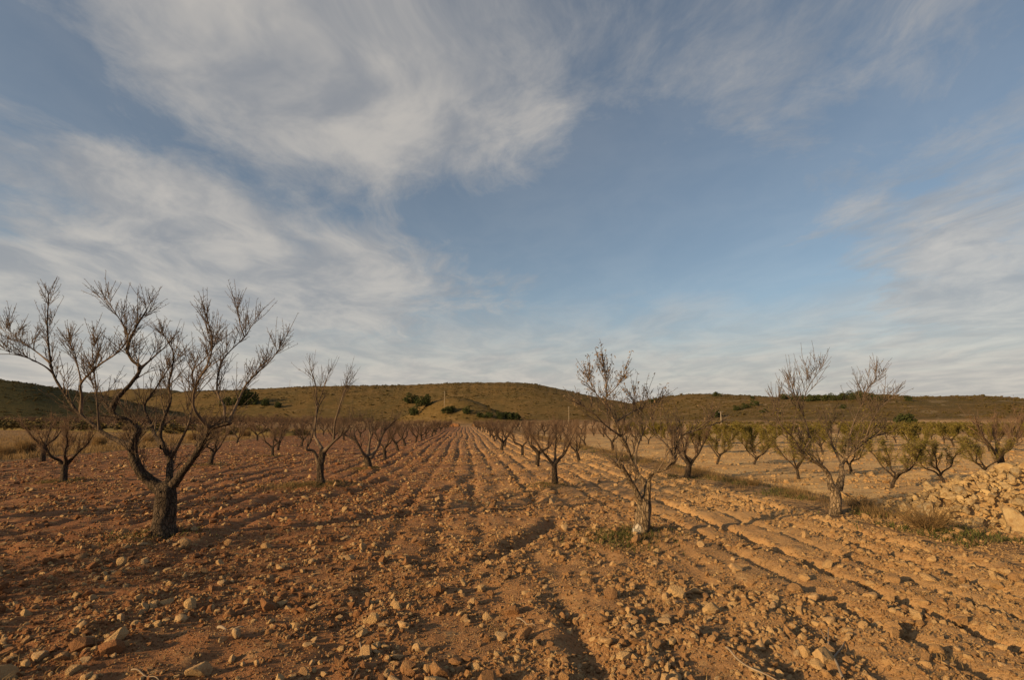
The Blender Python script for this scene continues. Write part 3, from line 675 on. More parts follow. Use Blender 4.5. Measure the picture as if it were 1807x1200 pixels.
def build_orchard():
    r = np.random.default_rng(99)
    near = [generic(100 + i, 2.7, 3 + i % 2, 1.4, 9, 8, 1, r0=.12) for i in range(4)]
    far = [generic(200 + i, 2.6, 4, 2.0, 8, 8, 0, simple=True) for i in range(5)]
    green = [generic(300 + i, 2.3, 4, 1.3, 8, 7, 0, leaf=4200, simple=False, leafsize=.036, trunk_h=.5, r0=.075) for i in range(3)]
    gfar = [generic(320 + i, 2.4, 4, 1.6, 8, 7, 0, leaf=6500, simple=True, leafsize=.05, trunk_h=.5, r0=.075) for i in range(3)]
    single = [
        (T6, near[0], "dark almond tree beyond the leaning tree, close to the track", .66), (T7, near[1], "knotty almond tree standing on the grass verge beyond the forked tree", .72),
        (T8, near[2], "small dark almond tree at the end of the dry weeds, behind the leaning tree", .58), (T9, near[3], "dark almond tree low at the picture's edge behind the largest tree", .72),
        (T10, near[0], "dark trunked almond tree in front of the dry grass tussocks", .8), (T11, near[1], "almond tree seen under the arms of the largest tree", .6), (T12, near[2], "small almond tree with open fork between the largest and the slim tree", .62)]
    for p, v, lab, s in single: place_tree(v, (p[0], p[1], float(gz(p[:1], p[1:2])[0]) - .01), lab, "bare almond trees of the orchard", r, s)
    for x, y, lab in ((-10.3, 3.6, "bare tree just outside the picture whose shadow falls on the lower red soil"), (-10.4, 9.0, "bare tree just outside the picture whose shadow falls on the largest trunk")):
        place_tree(near[1], (x, y, -.03), lab, "bare almond trees of the orchard", r, .95)
    rows = [(-3.7, 23.8, "in the row lining the track on the largest tree's side"), (2.7, 19.2, "in the row lining the track on the leaning tree's side"),
            (-10.2, 30.5, "in the second row from the track, behind the slim tree"), (-16.8, 29.0, "in the outermost row along the dry grass strip"),
            (8.6, 30.0, "in the second row from the track, behind the leaning tree"), (14.8, 44.0, "in the third row, bordering the leafy trees"), (21.2, 58.0, "in the fourth row, behind the leafy trees")]
    for x, y, where in rows:
        k = 0
        while y < 134:
            v = near[r.integers(4)] if y < 42 else far[r.integers(5)]
            lab = f"{ORD[k]} bare tree {where}" if k < 22 else f"distant bare tree {where}"
            place_tree(v, (x + r.normal() * .25, y + r.normal() * .35, -.03 if x < 7 else float(land_height(np.array([x]), np.array([y]))[0]) + .0), lab, "bare almond trees " + where, r, r.uniform(.60, .76)); k += 1; y += 5.5
    gl = [(1410, 846, "low crooked leafy tree left of the forked trunk in the pale field"), (1573, 862, "young leafy tree with wide open fork in the pale field beside the verge"), (1670, 860, "young leafy tree next to the stone pile in the pale field"),
          (1503, 836, "small leafy tree seen just past the forked trunk"), (1330, 822, "young leafy tree in the pale field between the verge trees"), (1265, 822, "young leafy tree close beyond the verge tree with the knotty trunk"), (1740, 846, "leafy tree rising directly behind the stone pile")]
    for i, (px, py, lab) in enumerate(gl):
        p = ground(px, py, -.06); place_tree(green[i % 3], (p[0], p[1], -.08), lab, "leafy young almond trees in the pale field", r, r.uniform(.52, .62))
    p = ground(1772, 838, -.06); place_tree(near[3], (p[0], p[1], -.08), "tall bare reddish almond tree behind the stone pile at the picture's edge", "bare almond trees of the orchard", r, .95)
    k = 0
    for y in (27.5, 33, 38.5, 44, 50):
        for x in np.arange(12.5 + (y - 27) * .12, 15 + y * 1.02, 3.3):
            rown = {27.5: "front", 33: "second", 38.5: "middle", 44: "fourth", 50: "back"}[y]; j = int(round((x - 12.5 - (y - 27) * .12) / 3.3))
            place_tree(gfar[r.integers(3)], (x + r.normal() * .3, y + r.normal() * .4, -.08), f"{ORD[min(j, 19)]} leafy tree along the {rown} row across the pale field", "leafy almond trees across the pale field", r, r.uniform(.58, .74))

# ------------------------------------------------------------------ bushes, pines, far orchard
def leaf_ball(seed, n, size, mat, sx=1, sz=1, lobes=7):
    r = np.random.default_rng(seed); C = r.normal(size=(lobes, 3)) * .38; C[:, 2] = abs(C[:, 2]) * .9 + .25; rad = r.uniform(.28, .5, lobes)
    k = r.integers(lobes, size=n); d = r.normal(size=(n, 3)); d /= np.linalg.norm(d, axis=1)[:, None]
    p = C[k] + d * (rad[k] * r.uniform(.55, 1.08, n))[:, None]; p[:, 2] = np.maximum(p[:, 2], .03); p = p * [sx, sx, sz]
    a = r.normal(size=(n, 3)) + d * .6; a /= np.linalg.norm(a, axis=1)[:, None]; c = np.cross(a, r.normal(size=(n, 3))); c /= np.linalg.norm(c, axis=1)[:, None]
    s = size * r.uniform(.6, 1.4, (n, 1)); V = np.stack([p - a * s, p + c * s * .6, p + a * s, p - c * s * .6], 1).reshape(-1, 3)
    return make_mesh("crown", V, np.arange(n * 4).reshape(-1, 4), None, mat, False)
def stem_mesh(h, r0, mat, seed, forks=3):
    mb = MB(); r = np.random.default_rng(seed); P = spline(np.array([[0, 0, -.3], [.03 * r.normal(), .03, h * .5], [.08 * r.normal(), 0, h]]), .15); mb.tube(P, taper(len(P), r0, r0 * .5), 8, .1, seed)
    for i in range(forks):
        a = r.uniform(0, 6.28); mb.tube(np.array([P[-1 - i], P[-1 - i] + [math.cos(a) * .3, math.sin(a) * .3, .35]]), [r0 * .5, r0 * .2], 5)
    return mb.mesh("trunk", mat)
def hz(x, y): return float(land_height(np.array([float(x)]), np.array([float(y)]))[0])
def on_land(px, py, d0=120, d1=700):
    """where the sight line through a photo pixel meets the land"""
    v = ray(px, py); v = v / math.hypot(v[0], v[1]); d = np.arange(d0, d1, 1.0)
    x, y, z = v[0] * d, v[1] * d, EYE + v[2] * d; h = land_height(x, y); hit = np.nonzero(h > z)[0]
    i = hit[0] if len(hit) else int(np.argmin(z - h))
    return np.array([x[i], y[i], h[i]]), d[i]
def build_far_plants():
    balls = [leaf_ball(400 + i, 1500, .075, M['pine'], 1, 1) for i in range(4)]; stems = [stem_mesh(.55, .07, M['bark'], 410 + i) for i in range(2)]
    r = np.random.default_rng(5)
    def bush(name, px, py, hpx, label, group, wide=1.0, cat="bush"):
        p, d = on_land(px, py); s = hpx / FPX * d / 1.15; i = r.integers(4)
        root = empty(name, (p[0], p[1], p[2] - .05), label, cat, group, r.uniform(0, 6.28), (s * wide, s * wide, s))
        link("crown", balls[i], root); link("trunk" if cat == "tree" else "stem", stems[i % 2], root)
    G = "dark evergreen bushes about the mound"
    for a in [(727, 712, 16, "upright dark evergreen bush topmost on the slope by the mound"), (752, 718, 18, "largest round dark bush, beside the pale pole on the mound"), (730, 733, 14, "round dark bush lowest at the mound's near foot"),
              (792, 731, 13, "wide dark bush at the foot of the mound below the pole", 1.4), (823, 731, 12, "compact dark bush centred under the mound's crest"), (848, 738, 9, "low dark bush starting the row at the mound's shaded foot", 1.3), (866, 739, 11, "second bush of the row at the mound's shaded foot"),
              (884, 740, 12, "third bush of the row at the mound's shaded foot"), (897, 740, 13, "fourth bush of the row at the mound's shaded foot"), (910, 741, 13, "last and tallest bush of the row at the mound's shaded foot")]: bush("evergreen_bush", *a[:4], a[4], G, *(a[5:] or (1.0,))) if False else bush("evergreen_bush", a[0], a[1], a[2], a[3], G, a[4] if len(a) > 4 else 1.0)
    G = "evergreen trees on the hills"
    tl = [(441, 714, 22, "dark pine standing tallest on the slope behind the largest almond tree"), (425, 716, 13, "dark pine left of the tallest one on the same slope"), (468, 716, 11, "small dark pine right of the tallest one on the slope"), (490, 720, 9, "lowest small pine on the slope behind the slim almond tree"), (395, 716, 12, "dark pine partly hidden by the largest almond tree's crown"),
          (1264, 700, 8, "lone round tree on the skyline of the farther hill"), (1328, 704, 5, "tiny bush on the skyline past the lone tree"), (1153, 712, 9, "small tree in the saddle where the two hills meet"),
          (1265, 737, 12, "dark bush above the terraced vine field"), (1300, 725, 8, "dark bush higher up above the vine field"), (1315, 721, 8, "dark bush in the middle of the thicket line on the hill"), (1332, 717, 9, "dark bush ending the thicket line on the hill"), (1348, 729, 7, "small bush below the thicket line"),
          (1597, 758, 17, "broad dark bush at the hill foot behind the leafy trees"), (1612, 758, 9, "little bush beside the broad one at the hill foot"), (1605, 708, 7, "dark shrub just under the skyline, clear of the pines"), (1488, 722, 7, "dark shrub on the stony slope under the pines"), (1583, 745, 6, "small shrub uphill of the broad bush")]
    for px, py, h, lab in tl: bush("evergreen_tree", px, py, h, lab, G, 1.1, "tree")
    xs = [1385, 1402, 1418, 1432, 1446, 1462, 1478, 1494, 1510, 1526, 1541, 1556]
    for i, px in enumerate(xs):
        bush("pine_tree", px, 706 + r.uniform(-2, 3), r.uniform(8, 13), f"{ORD[i]} pine along the tree line cresting the nearer hill", "pines cresting the nearer hill", 1.2, "tree")
    # scrub covering the hills
    n = 42000; az = np.radians(r.uniform(-58, 62, n)); d = np.sqrt(r.uniform(150 ** 2, 560 ** 2, n)); x, y = d * np.sin(az), d * np.cos(az)
    hh = hill_height(x, y); keep = (hh > 1.2) & (fbm(x / 22, y / 22, 3, 77) > -.22 + .3 * r.normal(size=n) * .5); x, y, hh = x[keep], y[keep], hh[keep]
    z = land_height(x, y); m = len(x); s = r.lognormal(-1.0, .40, m)
    sv = variants("scrub", [leaf_ball(430 + i, 110, .20, M['scrub'], 1.1, .75, 4) for i in range(4)])
    scatter("hillside_scrub", np.stack([x, y, z - .05], -1), np.stack([0 * x, 0 * x, r.uniform(0, 6.28, m)], -1), np.stack([s * 1.2, s * 1.2, s], -1), r.integers(4, size=m), sv, label="low brown-green scrub covering the hills", category="scrub")
    # bare plantation beyond the dry grass, reads as one reddish mass
    P = []
    for a in np.arange(-150, -18, 5.0):
        for b_ in np.arange(96, 260, 7.0):
            xx, yy = a + r.normal() * .8, b_ + r.normal() * .8
            if xx < -22 - (yy - 60) * .1 and yy > 70 - (xx + 20) * .72 and hill_height(np.array([xx]), np.array([yy]))[0] < 3: P.append((xx, yy, hz(xx, yy) - .05))
    P = np.array(P); m = len(P); fm = []
    for i in range(3):
        parts = generic(500 + i, 2.5, 4, 2.8, 6, 6, 0, simple=True); mb = bpy.data.meshes.new("far_tree")
        import bmesh
        bm = bmesh.new()
        for _, me in parts: bm.from_mesh(me)
        bm.to_mesh(mb); bm.free(); mb.materials.append(M['twig_red']); fm.append(mb)
    s = r.uniform(.9, 1.25, m); scatter("distant_orchard", P, np.stack([0 * s, 0 * s, r.uniform(0, 6.28, m)], -1), np.stack([s, s, s], -1), r.integers(3, size=m), variants("far_tree", fm), label="far reddish mass of bare orchard beyond the dry grass", category="orchard")

# ------------------------------------------------------------------ grass and weeds
def blades(mb, P, h, r, spread=.3, w=.006):
    n = len(P); h = np.broadcast_to(h, (n,)) * r.uniform(.5, 1.2, n); a = r.uniform(0, 6.28, n); l = r.uniform(0, spread, n) * 2
    d = np.stack([np.cos(a), np.sin(a), 0 * a], -1); c = np.stack([-np.sin(a), np.cos(a), 0 * a], -1) * w; z = np.array([0, 0, 1.])
    p1 = P + d * (l * h * .3)[:, None] + z * (h * .6)[:, None]; p2 = P + d * (l * h)[:, None] + z * h[:, None]
    V = np.stack([P - c, P + c, p1 + c * .7, p1 - c * .7, p2], 1).reshape(-1, 3); o = np.arange(n)[:, None] * 5
    mb.add(V, o + np.array([0, 1, 2, 3]), o + np.array([3, 2, 4]))
def gz(x, y):
    """top of whatever ground is there"""
    f = inside(x, y, FX0, FX1, -12, FY1) > .05; q = inside(x, y, QX0, QX1, QY0, QY1) > .3
    x = np.asarray(x, float); y = np.asarray(y, float); out = np.full(x.shape, -.06); o = ~f & ~q
    if f.any(): out[f] = field_height(x[f], y[f])
    if o.any(): out[o] = land_height(x[o], y[o])
    return out
def build_grass():
    r = np.random.default_rng(17)
    def put(name, mat, x, y, h, label, cat="grass", spread=.35, w=.006):
        mb = MB(); blades(mb, np.stack([x, y, gz(x, y) - .02], -1), h, r, spread, w); link(name, mb.mesh(name, M[mat], False), kind="stuff", label=label, category=cat)
    # verge between the two fields: clumpy
    n = 60000; x = r.normal(7.35, .36, n); y = 4.5 + 62 * r.random(n) ** 1.7
    k = fbm(x / .45, y / .7, 3, 91) + .18 * r.normal(size=n) - .75 * sstep(9.0, 7.6, y) > .10; x, y = x[k], y[k]
    h = .17 + .20 * fbm(x / .5, y / .8, 3, 93); n_ = len(x); x = x + .02 * r.normal(size=n_); put("verge_grass", 'grass', x, y, np.clip(h, .04, .36), "dry brown grass along the verge between the two fields", spread=.75, w=.0035)
    n = 12000; x = r.normal(7.1, .38, n); y = 5.2 + 30 * r.random(n) ** 1.6; k = fbm(x / .6, y / .9, 2, 95) > .12
    put("verge_weeds", 'green', x[k], y[k], .10, "low green weeds among the dry verge grass", "weeds", .9, .009)
    n = 42000; y = 6 + 58 * r.random(n) ** 1.5; x = QX0 + .2 + (2 + y * .95) * r.random(n); k = fbm(x / 1.8, y / .9, 3, 96) + .1 * r.normal(size=n) > .02
    put("straw", 'grass', x[k], y[k], .09, "sparse yellow straw over the pale field", "straw", .8, .006)
    cx = r.uniform(-1, 1, 150); cy = 3.0 * (26 / 3.0) ** r.random(150); cx = cx * (cy * 1.1 + .5) + .3; x = np.repeat(cx, 22) + r.normal(size=3300) * .07; y = np.repeat(cy, 22) + r.normal(size=3300) * .07; k = x < 6.6
    put("field_weeds", 'grass', x[k], y[k], .07, "scattered dry weeds and straw on the ploughed soil", "weeds", .9, .0035)
    # tufts round the trunks
    X, Y, X2, Y2 = [], [], [], []
    for t, s in ((T1, .5), (T2, 1.0), (T3, .75), (T5, .6), (T6, .5), (T7, .9), (T9, .6), (T11, .4), (T12, .4)):
        m = int(900 * s); X.append(t[0] - .12 + r.normal(size=m) * .30); Y.append(t[1] + r.normal(size=m) * .26 + .05)
        m = int(500 * s); X2.append(t[0] - .2 + r.normal(size=m) * .45 * s); Y2.append(t[1] + r.normal(size=m) * .35)
    m = 1500; X2.append(T2[0] - .35 + r.normal(size=m) * .55); Y2.append(T2[1] - .1 + r.normal(size=m) * .3); m = 900; X.append(T2[0] - .3 + r.normal(size=m) * .5); Y.append(T2[1] - .1 + r.normal(size=m) * .28); m = 900; X.append(T3[0] - .3 + r.normal(size=m) * .3); Y.append(T3[1] - .15 + r.normal(size=m) * .3)
    put("trunk_weeds", 'green', np.concatenate(X), np.concatenate(Y), .07, "green weeds growing round the feet of the almond trunks", "weeds", .9, .008)
    put("trunk_grass", 'grass', np.concatenate(X2), np.concatenate(Y2), .10, "short dry grass round the feet of the almond trunks", "grass", .7, .005)
    # dry grass strip beyond the field on the far side
    n = 60000; y = 18 + 75 * r.random(n) ** 1.3; x = -19.3 - np.abs(r.normal(size=n)) * (3 + y * .22); k = fbm(x / 2.2, y / 3, 3, 97) > -.05
    put("fallow_grass", 'grass', x[k], y[k], .28, "tawny dry grass on the fallow strip beside the ploughed field", w=.014)
    # countable tussocks
    tm = []
    for i in range(3):
        mb = MB(); m = 900; a = r.uniform(0, 6.28, m); q = np.sqrt(r.random(m)) * .45; blades(mb, np.stack([np.cos(a) * q, np.sin(a) * q, 0 * a], -1), .75, r, .45, .010); tm.append(mb.mesh("tussock", M['grass'], False))
    for i, (px, py, s, lab) in enumerate([(42, 800, .95, "golden grass tussock nearest the picture's edge beyond the furrows"), (175, 787, .9, "golden tussock between the dark trunk and the largest tree"), (215, 782, .7, "smaller tussock touching the one between the trunks"), (120, 783, .8, "golden tussock behind the low dark almond tree"), (262, 782, .8, "tussock seen between the arms of the largest tree"),
                                           (432, 772, 1.1, "wide tussock on the strip near the small open-forked tree"), (524, 768, 1.2, "tussock at the far end of the dry strip by the slim tree"), (340, 778, .9, "tussock showing under the elbow limb of the largest tree"), (6, 808, .8, "tussock cut by the picture's edge")]):
        p = ground(px, py); link("grass_tussock", tm[i % 3], loc=(p[0], p[1], hz(p[0], p[1]) - .03), label=lab, category="grass tussock", group="golden tussocks on the dry strip").scale = (s,) * 3
    # dry bush by the stone pile, low dead shrubs
    for i, (px, py, s, lab) in enumerate([(1640, 940, .85, "dry brown twiggy bush in front of the stone pile"), (1690, 905, .45, "grey dry shrub growing among the pile's near stones"), (1520, 905, .55, "reddish dry shrub beside the forked tree's trunk"), (1330, 862, .4, "grey dry weed clump on the verge between its two trees"), (1100, 815, .6, "grey dry bush behind the leaning tree")]):
        p = ground(px, py); mb = MB(); rr = np.random.default_rng(700 + i)
        for _ in range(150):
            a = rr.uniform(0, 6.28); q = rr.random() * .3; d = unit(np.array([math.cos(a) * .8, math.sin(a) * .8, rr.uniform(.5, 1.6)])); B = shoot(np.array([math.cos(a) * q * .6, math.sin(a) * q * .6, -.03]), d, rr.uniform(.35, .8), 5, rr, .1, .2); mb.tube(B, np.linspace(.005, .002, 5), 3)
            for (p3, d3, l3, _) in children(B, np.full(5, .003), 4, .08, .22, .2, rr, .2, .8): mb.tube(shoot(p3, d3, l3, 3, rr, .1, .2), np.array([.003, .0025, .0015]), 3)
        link("dry_bush", mb.mesh("dry_bush", M['grass']), loc=(p[0], p[1], float(gz(np.array([p[0]]), np.array([p[1]]))[0])), label=lab, category="bush", group="dry bushes on the verge").scale = (s, s, s * .85)
    # dark scrubby hedge bank beyond the fallow strip
    root = empty("hedge", (-60, 95, 0), "long dark hedge bank running behind the dry grass strip", "hedge"); hb = [leaf_ball(600 + i, 260, .14, M['scrub'], 1.3, .8, 5) for i in range(3)]
    V = []; k = 0
    A, B = ground(-60, 757)[:2], ground(520, 770)[:2]; n = 90
    mbk = MB(); pts = [np.array([*(A + (B - A) * t), 0]) for t in np.linspace(0, 1, 40)]; mbk.tube([q - np.array([-60, 95, .3]) for q in pts], [.75] * 40, 8, .25, 3); link("bank", mbk.mesh("bank", M['scrub']), root)
    mm = MB()
    for t in np.linspace(0, 1, n):
        q = A + (B - A) * t + r.normal(size=2) * .6; me = hb[k % 3]; k += 1; s = r.uniform(.7, 1.3) * (1.5 - .7 * t)
        v = np.array([w.co[:] for w in me.vertices]) * s + [q[0] + 60, q[1] - 95, .0]; mm.add(v, np.arange(len(v)).reshape(-1, 4))
    o = link("foliage", mm.mesh("foliage", M['scrub'], False), root); o["kind"] = "stuff"

# ------------------------------------------------------------------ stones
def build_stones(field, pale):
    r = np.random.default_rng(3)
    # clods and small stones: far too many to count
    cm = variants("clod", [rock_mesh("clod", 800 + i, 2 if i < 6 else 1, M['clod'], .78, .28, 10) for i in range(8)])
    def sample(n, d0, d1, pw, x0, x1):
        d = d0 * (d1 / d0) ** r.random(n) if pw == 0 else (d0 ** pw + (d1 ** pw - d0 ** pw) * r.random(n)) ** (1 / pw)
        x = r.uniform(x0, x1, n); return x, d
    X, Y, S = [], [], []
    for n, d0, d1, lo, sg, cap in ((95000, 2.6, 15, .0115, .55, .05), (15000, 2.6, 24, .023, .60, .085), (55000, 9, 30, .022, .45, .07), (110000, 2.6, 9, .0075, .4, .02), (40000, 20, 75, .034, .40, .09)):
        y = d0 * (d1 / d0) ** (r.random(n) ** .8); half = y * 1.25 + 2; x = r.uniform(-1, 1, n) * half + .09 * y
        s = np.minimum(lo * r.lognormal(0, sg, n), cap); k = (x > FX0 + .2) & ((x < FX1 - .15) | ((x < 8.3) & (y < 9.2))) & (fbm(x / .9, y / .9, 4, 301, .7) + .2 * r.normal(size=n) > -.12 + .20 * (x > 3.0) * (x < 4.8) * (s < .06) - .12 * (x > 5) - .6 * (s < .0095))
        X.append(x[k]); Y.append(y[k]); S.append(s[k])
    x = np.concatenate(X); y = np.concatenate(Y); s = np.concatenate(S); n = len(x)
    z = gz(x, y) + s * .22
    rot = np.stack([r.normal(size=n) * .5, r.normal(size=n) * .5, r.uniform(0, 6.28, n)], -1); sc = s[:, None] * r.uniform(.75, 1.3, (n, 3))
    scatter("earth_clods", np.stack([x, y, z], -1), rot, sc, r.integers(8, size=n), cm, label="clods and small stones strewn over the ploughed soil", category="clods")
    n = 16000; y = 5 * (55 / 5.) ** r.random(n); x = QX0 + .4 + r.random(n) * np.minimum(54, 2 + y * 1.1); s = np.minimum(.03 * r.lognormal(0, .5, n), .12)
    rot = np.stack([r.normal(size=n) * .5, r.normal(size=n) * .5, r.uniform(0, 6.28, n)], -1)
    scatter("pale_field_stones", np.stack([x, y, -.05 + 0 * x], -1), rot, s[:, None] * r.uniform(.75, 1.3, (n, 3)), r.integers(8, size=n), cm, label="pale stones strewn over the field beyond the verge", category="stones")
    # stones one can pick out, pieces of the field
    sm = [rock_mesh("stone", 820 + i, 3, M['stone'], .75, .2, 12) for i in range(10)]
    for me in sm: me.shade_smooth()
    k = 0
    while k < 270:
        y = 3.2 * (15 / 3.2) ** r.random(); x = r.uniform(-1, 1) * (y * 1.1 + .5) + .09 * y
        if not (FX0 < x < FX1 - .1): continue
        s = min(.038 * r.lognormal(0, .36) * (.8 + y * .035), .10); o = link("stone", sm[k % 10], field)
        o.location = (x, y, float(field_height(np.array([x]), np.array([y]))[0]) + s * .25); o.rotation_euler = (r.normal() * .4, r.normal() * .4, r.uniform(0, 6.28)); o.scale = tuple(s * r.uniform(.8, 1.25, 3)); k += 1
    big = [rock_mesh("rock", 850 + i, 3, M['stone'], .78, .2, 13) for i in range(5)]
    for me in big: me.shade_smooth()
    rocks = [(350, 1192, 25, "largest pale rock half buried at the bottom edge of the furrows"), (213, 1093, 15, "rounded ochre rock beside a smaller pale one on dark soil"), (247, 1087, 10, "small pale rock touching the rounded ochre one"), (214, 1115, 9, "egg-shaped ochre stone just in front of the rounded ochre rock"),
             (543, 1142, 10, "small round pale rock alone on the lower red soil"), (410, 1165, 10, "tan rock next to a grey one, lower red soil"), (428, 1176, 11, "grey-brown rock next to the tan one, lower red soil"), (737, 1150, 13, "round brown rock beside the bottom furrow"), (885, 1130, 16, "long bright rock lying across the lower central soil"),
             (1073, 1138, 15, "bright triangular rock with one flat face, lower centre"), (1145, 1172, 13, "pointed pale rock near the bottom furrows"), (1340, 1150, 21, "broad flat pale rock, biggest among the lower furrow stones"), (1175, 1058, 12, "pale block on the ridge above the lower furrows"), (1252, 1097, 9, "small cubic pale stone in the shaded furrow"), (1300, 1010, 15, "pale angular rock in front of the leaning tree's shadow"), (1365, 1070, 10, "oblong pale rock between two furrow ridges"),
             (640, 967, 13, "broad pale rock lying between the largest tree and the diagonal rut"), (502, 1002, 8, "pale stone standing alone nearer than the broad rock"), (322, 958, 10, "whitish flat stone at the foot of the largest tree"), (553, 1075, 9, "round stone in the middle of the red soil"), (975, 1108, 9, "bright stone left of the triangular rock"), (1705, 1042, 17, "wide flat stone set in the furrows under the stone pile"), (1780, 1093, 12, "pale stone at the picture's edge among the furrows"), (1500, 1125, 10, "pale stone beside the forked dead twig")]
    for i, (px, py, rp, lab) in enumerate(rocks):
        p = ground(px, py); z = float(field_height(np.array([p[0]]), np.array([p[1]]))[0]); p = ground(px, py, z); s = rp / FPX * (p @ FH) * .8
        o = link("rock", big[i % 5], loc=(p[0], p[1], z + s * .3), label=lab, category="rock", group="larger rocks on the ploughed soil"); o.rotation_euler = (r.normal() * .25, r.normal() * .25, r.uniform(0, 6.28)); o.scale = (s, s * r.uniform(.8, 1), s * r.uniform(.8, 1.1))
    # the heap of cleared stones
    C = np.array([11.1, 9.0]); RX, RY, H = 2.85, 2.3, 1.08
    def heap(x, y):
        q = np.sqrt(((x - C[0]) / RX) ** 2 + ((y - C[1]) / RY) ** 2); return H * np.clip(1 - q, 0, 1) ** .8
    root = empty("stone_pile", (C[0], C[1], 0), "heap of pale fieldstones piled at the edge of the verge", "stone pile")
    gx = np.linspace(-RX - .2, RX + .2, 60); me = grid_mesh("core", gx, np.linspace(-RY - .2, RY + .2, 50), lambda x, y: heap(x + C[0], y + C[1]) - .16 + fbm(x / .3, y / .3, 2, 5) * .05, M['pale']); link("core", me, root)
    ps = [rock_mesh("stone", 870 + i, 2, M['pile'], .78, .16, 18) for i in range(10)]
    rub = MB(); base = np.array([v.co[:] for v in ps[0].vertices]); fcs = np.array([p.vertices[:] for p in ps[0].polygons])
    for _ in range(4200):
        a = r.uniform(0, 6.28); q = math.sqrt(r.random()) * 1.08; x, y = math.cos(a) * q * RX, math.sin(a) * q * RY; s = min(.042 * r.lognormal(0, .5), .12)
        Rm = np.array(Euler((r.normal() * .6, r.normal() * .6, r.uniform(0, 6.28))).to_matrix()); rub.add((base * r.uniform(.7, 1.3, 3)) @ Rm.T * s + [x, y, float(heap(np.array(x + C[0]), np.array(y + C[1]))) - .05], None, fcs)
    o = link("rubble", rub.mesh("rubble", M['pile'], False), root); o["kind"] = "stuff"
    placed = []; tries = 0
    while len(placed) < 290 and tries < 20000:
        tries += 1; a = r.normal(-2.3, 1.0); q = math.sqrt(r.random()) * 1.04; x, y = C[0] + math.cos(a) * q * RX, C[1] + math.sin(a) * q * RY
        s = min(.078 * r.lognormal(0, .6), .26); z = float(heap(np.array(x), np.array(y)))
        if any((x - u) ** 2 + (y - v) ** 2 + (z - w) ** 2 < (.47 * (s + t)) ** 2 for u, v, w, t in placed): continue
        placed.append((x, y, z, s)); o = link("stone", ps[len(placed) % 10], root); o.location = (x - C[0], y - C[1], z - s * .1)
        o.rotation_euler = (r.normal() * .45, r.normal() * .45, r.uniform(0, 6.28)); o.scale = tuple(s * r.uniform(.85, 1.3, 3))

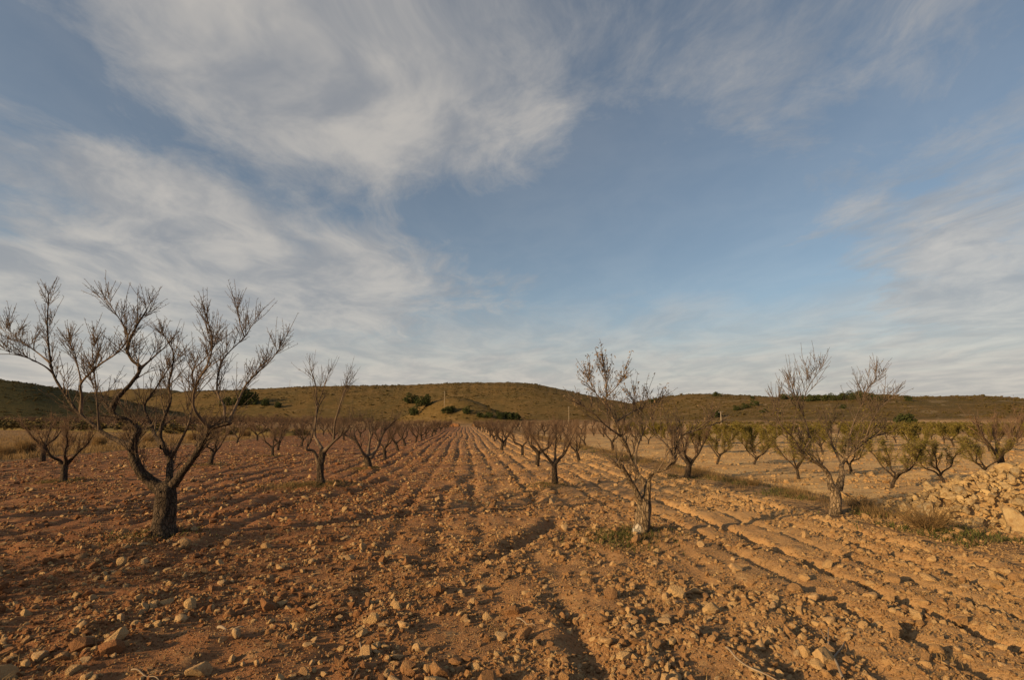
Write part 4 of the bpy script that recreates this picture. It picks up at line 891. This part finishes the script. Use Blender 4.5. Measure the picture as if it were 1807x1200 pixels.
# ------------------------------------------------------------------ poles, vine rows, twigs on the ground
def build_small():
    r = np.random.default_rng(8)
    for px, py, h, lab in [(784, 717, 25, "pale thin pole standing on the mound beside the round bush"), (1004, 745, 27, "grey pole at the foot of the big hill near the pale bank"), (1273, 750, 20, "short weathered pole beside the terraced vine field"), (511, 684, 12, "thin far pole on the long hill's skyline"), (441, 700, 14, "pale far post above the tallest dark pine")]:
        p, d = on_land(px, py); Hm = h / FPX * d; root = empty("utility_pole", tuple(p), lab, "pole", "poles in the distance"); mb = MB(); mb.tube(np.array([[0, 0, -.4], [0, 0, Hm * .5], [.02, 0, Hm]]), [.10, .08, .065], 10); link("shaft", mb.mesh("shaft", M['pole']), root)
        mb = MB(); mb.tube(np.array([[-.55, 0, Hm * .95], [0, 0, Hm * .955], [.55, 0, Hm * .95]]), [.045, .05, .045], 6); link("crossarm", mb.mesh("crossarm", M['metal']), root)
        for s in (-.45, .45): mb = MB(); mb.tube(np.array([[s, 0, Hm * .95], [s, 0, Hm * .95 + .1], [s, 0, Hm * .95 + .2]]), [.03, .05, .025], 6); link("insulator", mb.mesh("insulator", M['metal']), root)
    # vines on the terrace
    V = variants("vine", [leaf_ball(900 + i, 60, .14, M['scrub'], .6, .6, 3) for i in range(2)]); P = []
    a, _ = on_land(1280, 751, 100, 400); 
    for i in range(16):
        for j in range(10):
            q = np.array([a[0] + 4 + i * 3.0 + j * .4, a[1] - 8 + j * 5.5]); P.append((q[0], q[1], hz(*q)))
    P = np.array(P); m = len(P); scatter("vine_rows", P, np.stack([np.zeros(m)] * 2 + [r.uniform(0, 6.28, m)], -1), np.full((m, 3), .9), r.integers(2, size=m), V, label="rows of low vines on the terraced field under the hill", category="vines")
    # fallen twigs
    def twig(pts, rad, lab, forks=()):
        Q = []
        for px, py in pts:
            g = ground(px, py); z = float(field_height(np.array([g[0]]), np.array([g[1]]))[0]); g = ground(px, py, z + .025); Q.append(g)
        Q = np.array(Q); mb = MB(); S = spline(Q, .04); S[:, 2] += .012 * np.sin(np.linspace(0, 9, len(S))); mb.tube(S, taper(len(S), rad, rad * .4), 6, .1, 5)
        for f in forks:
            F = np.array([ground(px, py, .05) for px, py in f]); F[0] = S[np.argmin(np.linalg.norm(S - F[0], axis=1))]; T = spline(F, .04); mb.tube(T, taper(len(T), rad * .7, rad * .3), 5, .1, 6)
        o = link("fallen_twig", mb.mesh("fallen_twig", M['stick']), label=lab, category="twig", group="dead twigs lying on the soil")
    twig([(1280, 1143), (1298, 1160), (1330, 1180), (1362, 1200), (1385, 1212)], .009, "long curved dead twig below the broad flat rock")
    twig([(1487, 1198), (1475, 1170), (1463, 1140), (1462, 1110)], .010, "forked dead twig standing out among the lower furrow clods", [[(1472, 1165), (1492, 1130), (1480, 1105)], [(1465, 1140), (1448, 1112)]])
    twig([(635, 1135), (638, 1160), (630, 1185), (622, 1200)], .007, "thin dead twig bent upright on the lower red soil")
    twig([(1192, 1064), (1215, 1066), (1246, 1072)], .006, "short straight twig beside the pale block")
    twig([(385, 1108), (405, 1112), (430, 1108)], .014, "stubby piece of dead branch on the red soil")
    twig([(912, 1092), (925, 1098), (945, 1106)], .007, "small dark twig left of the triangular rock")
    twig([(232, 1183), (255, 1190), (280, 1202)], .006, "thin twig at the bottom edge by the largest rock")
    # earth banks closing the field at the end of the track
    for x0, x1, lab in ((-6.0, -1.5, "low dark earth bank left of the gap where the track ends"), (2.0, 6.5, "low dark earth bank right of the gap where the track ends")):
        mb = MB(); xs = np.linspace(x0, x1, 14); mb.tube(np.stack([xs, 141 + 0 * xs + r.normal(size=14) * .1, .25 + r.normal(size=14) * .05], -1), .62 + r.normal(size=14) * .06, 10, .15, 2); link("earth_bank", mb.mesh("earth_bank", M['soil']), label=lab, category="earth bank", group="earth banks at the end of the track")

build_terrain()
field, pale = build_fields()
build_heroes()
build_orchard()
build_far_plants()
build_stones(field, pale)
build_grass()
build_small()
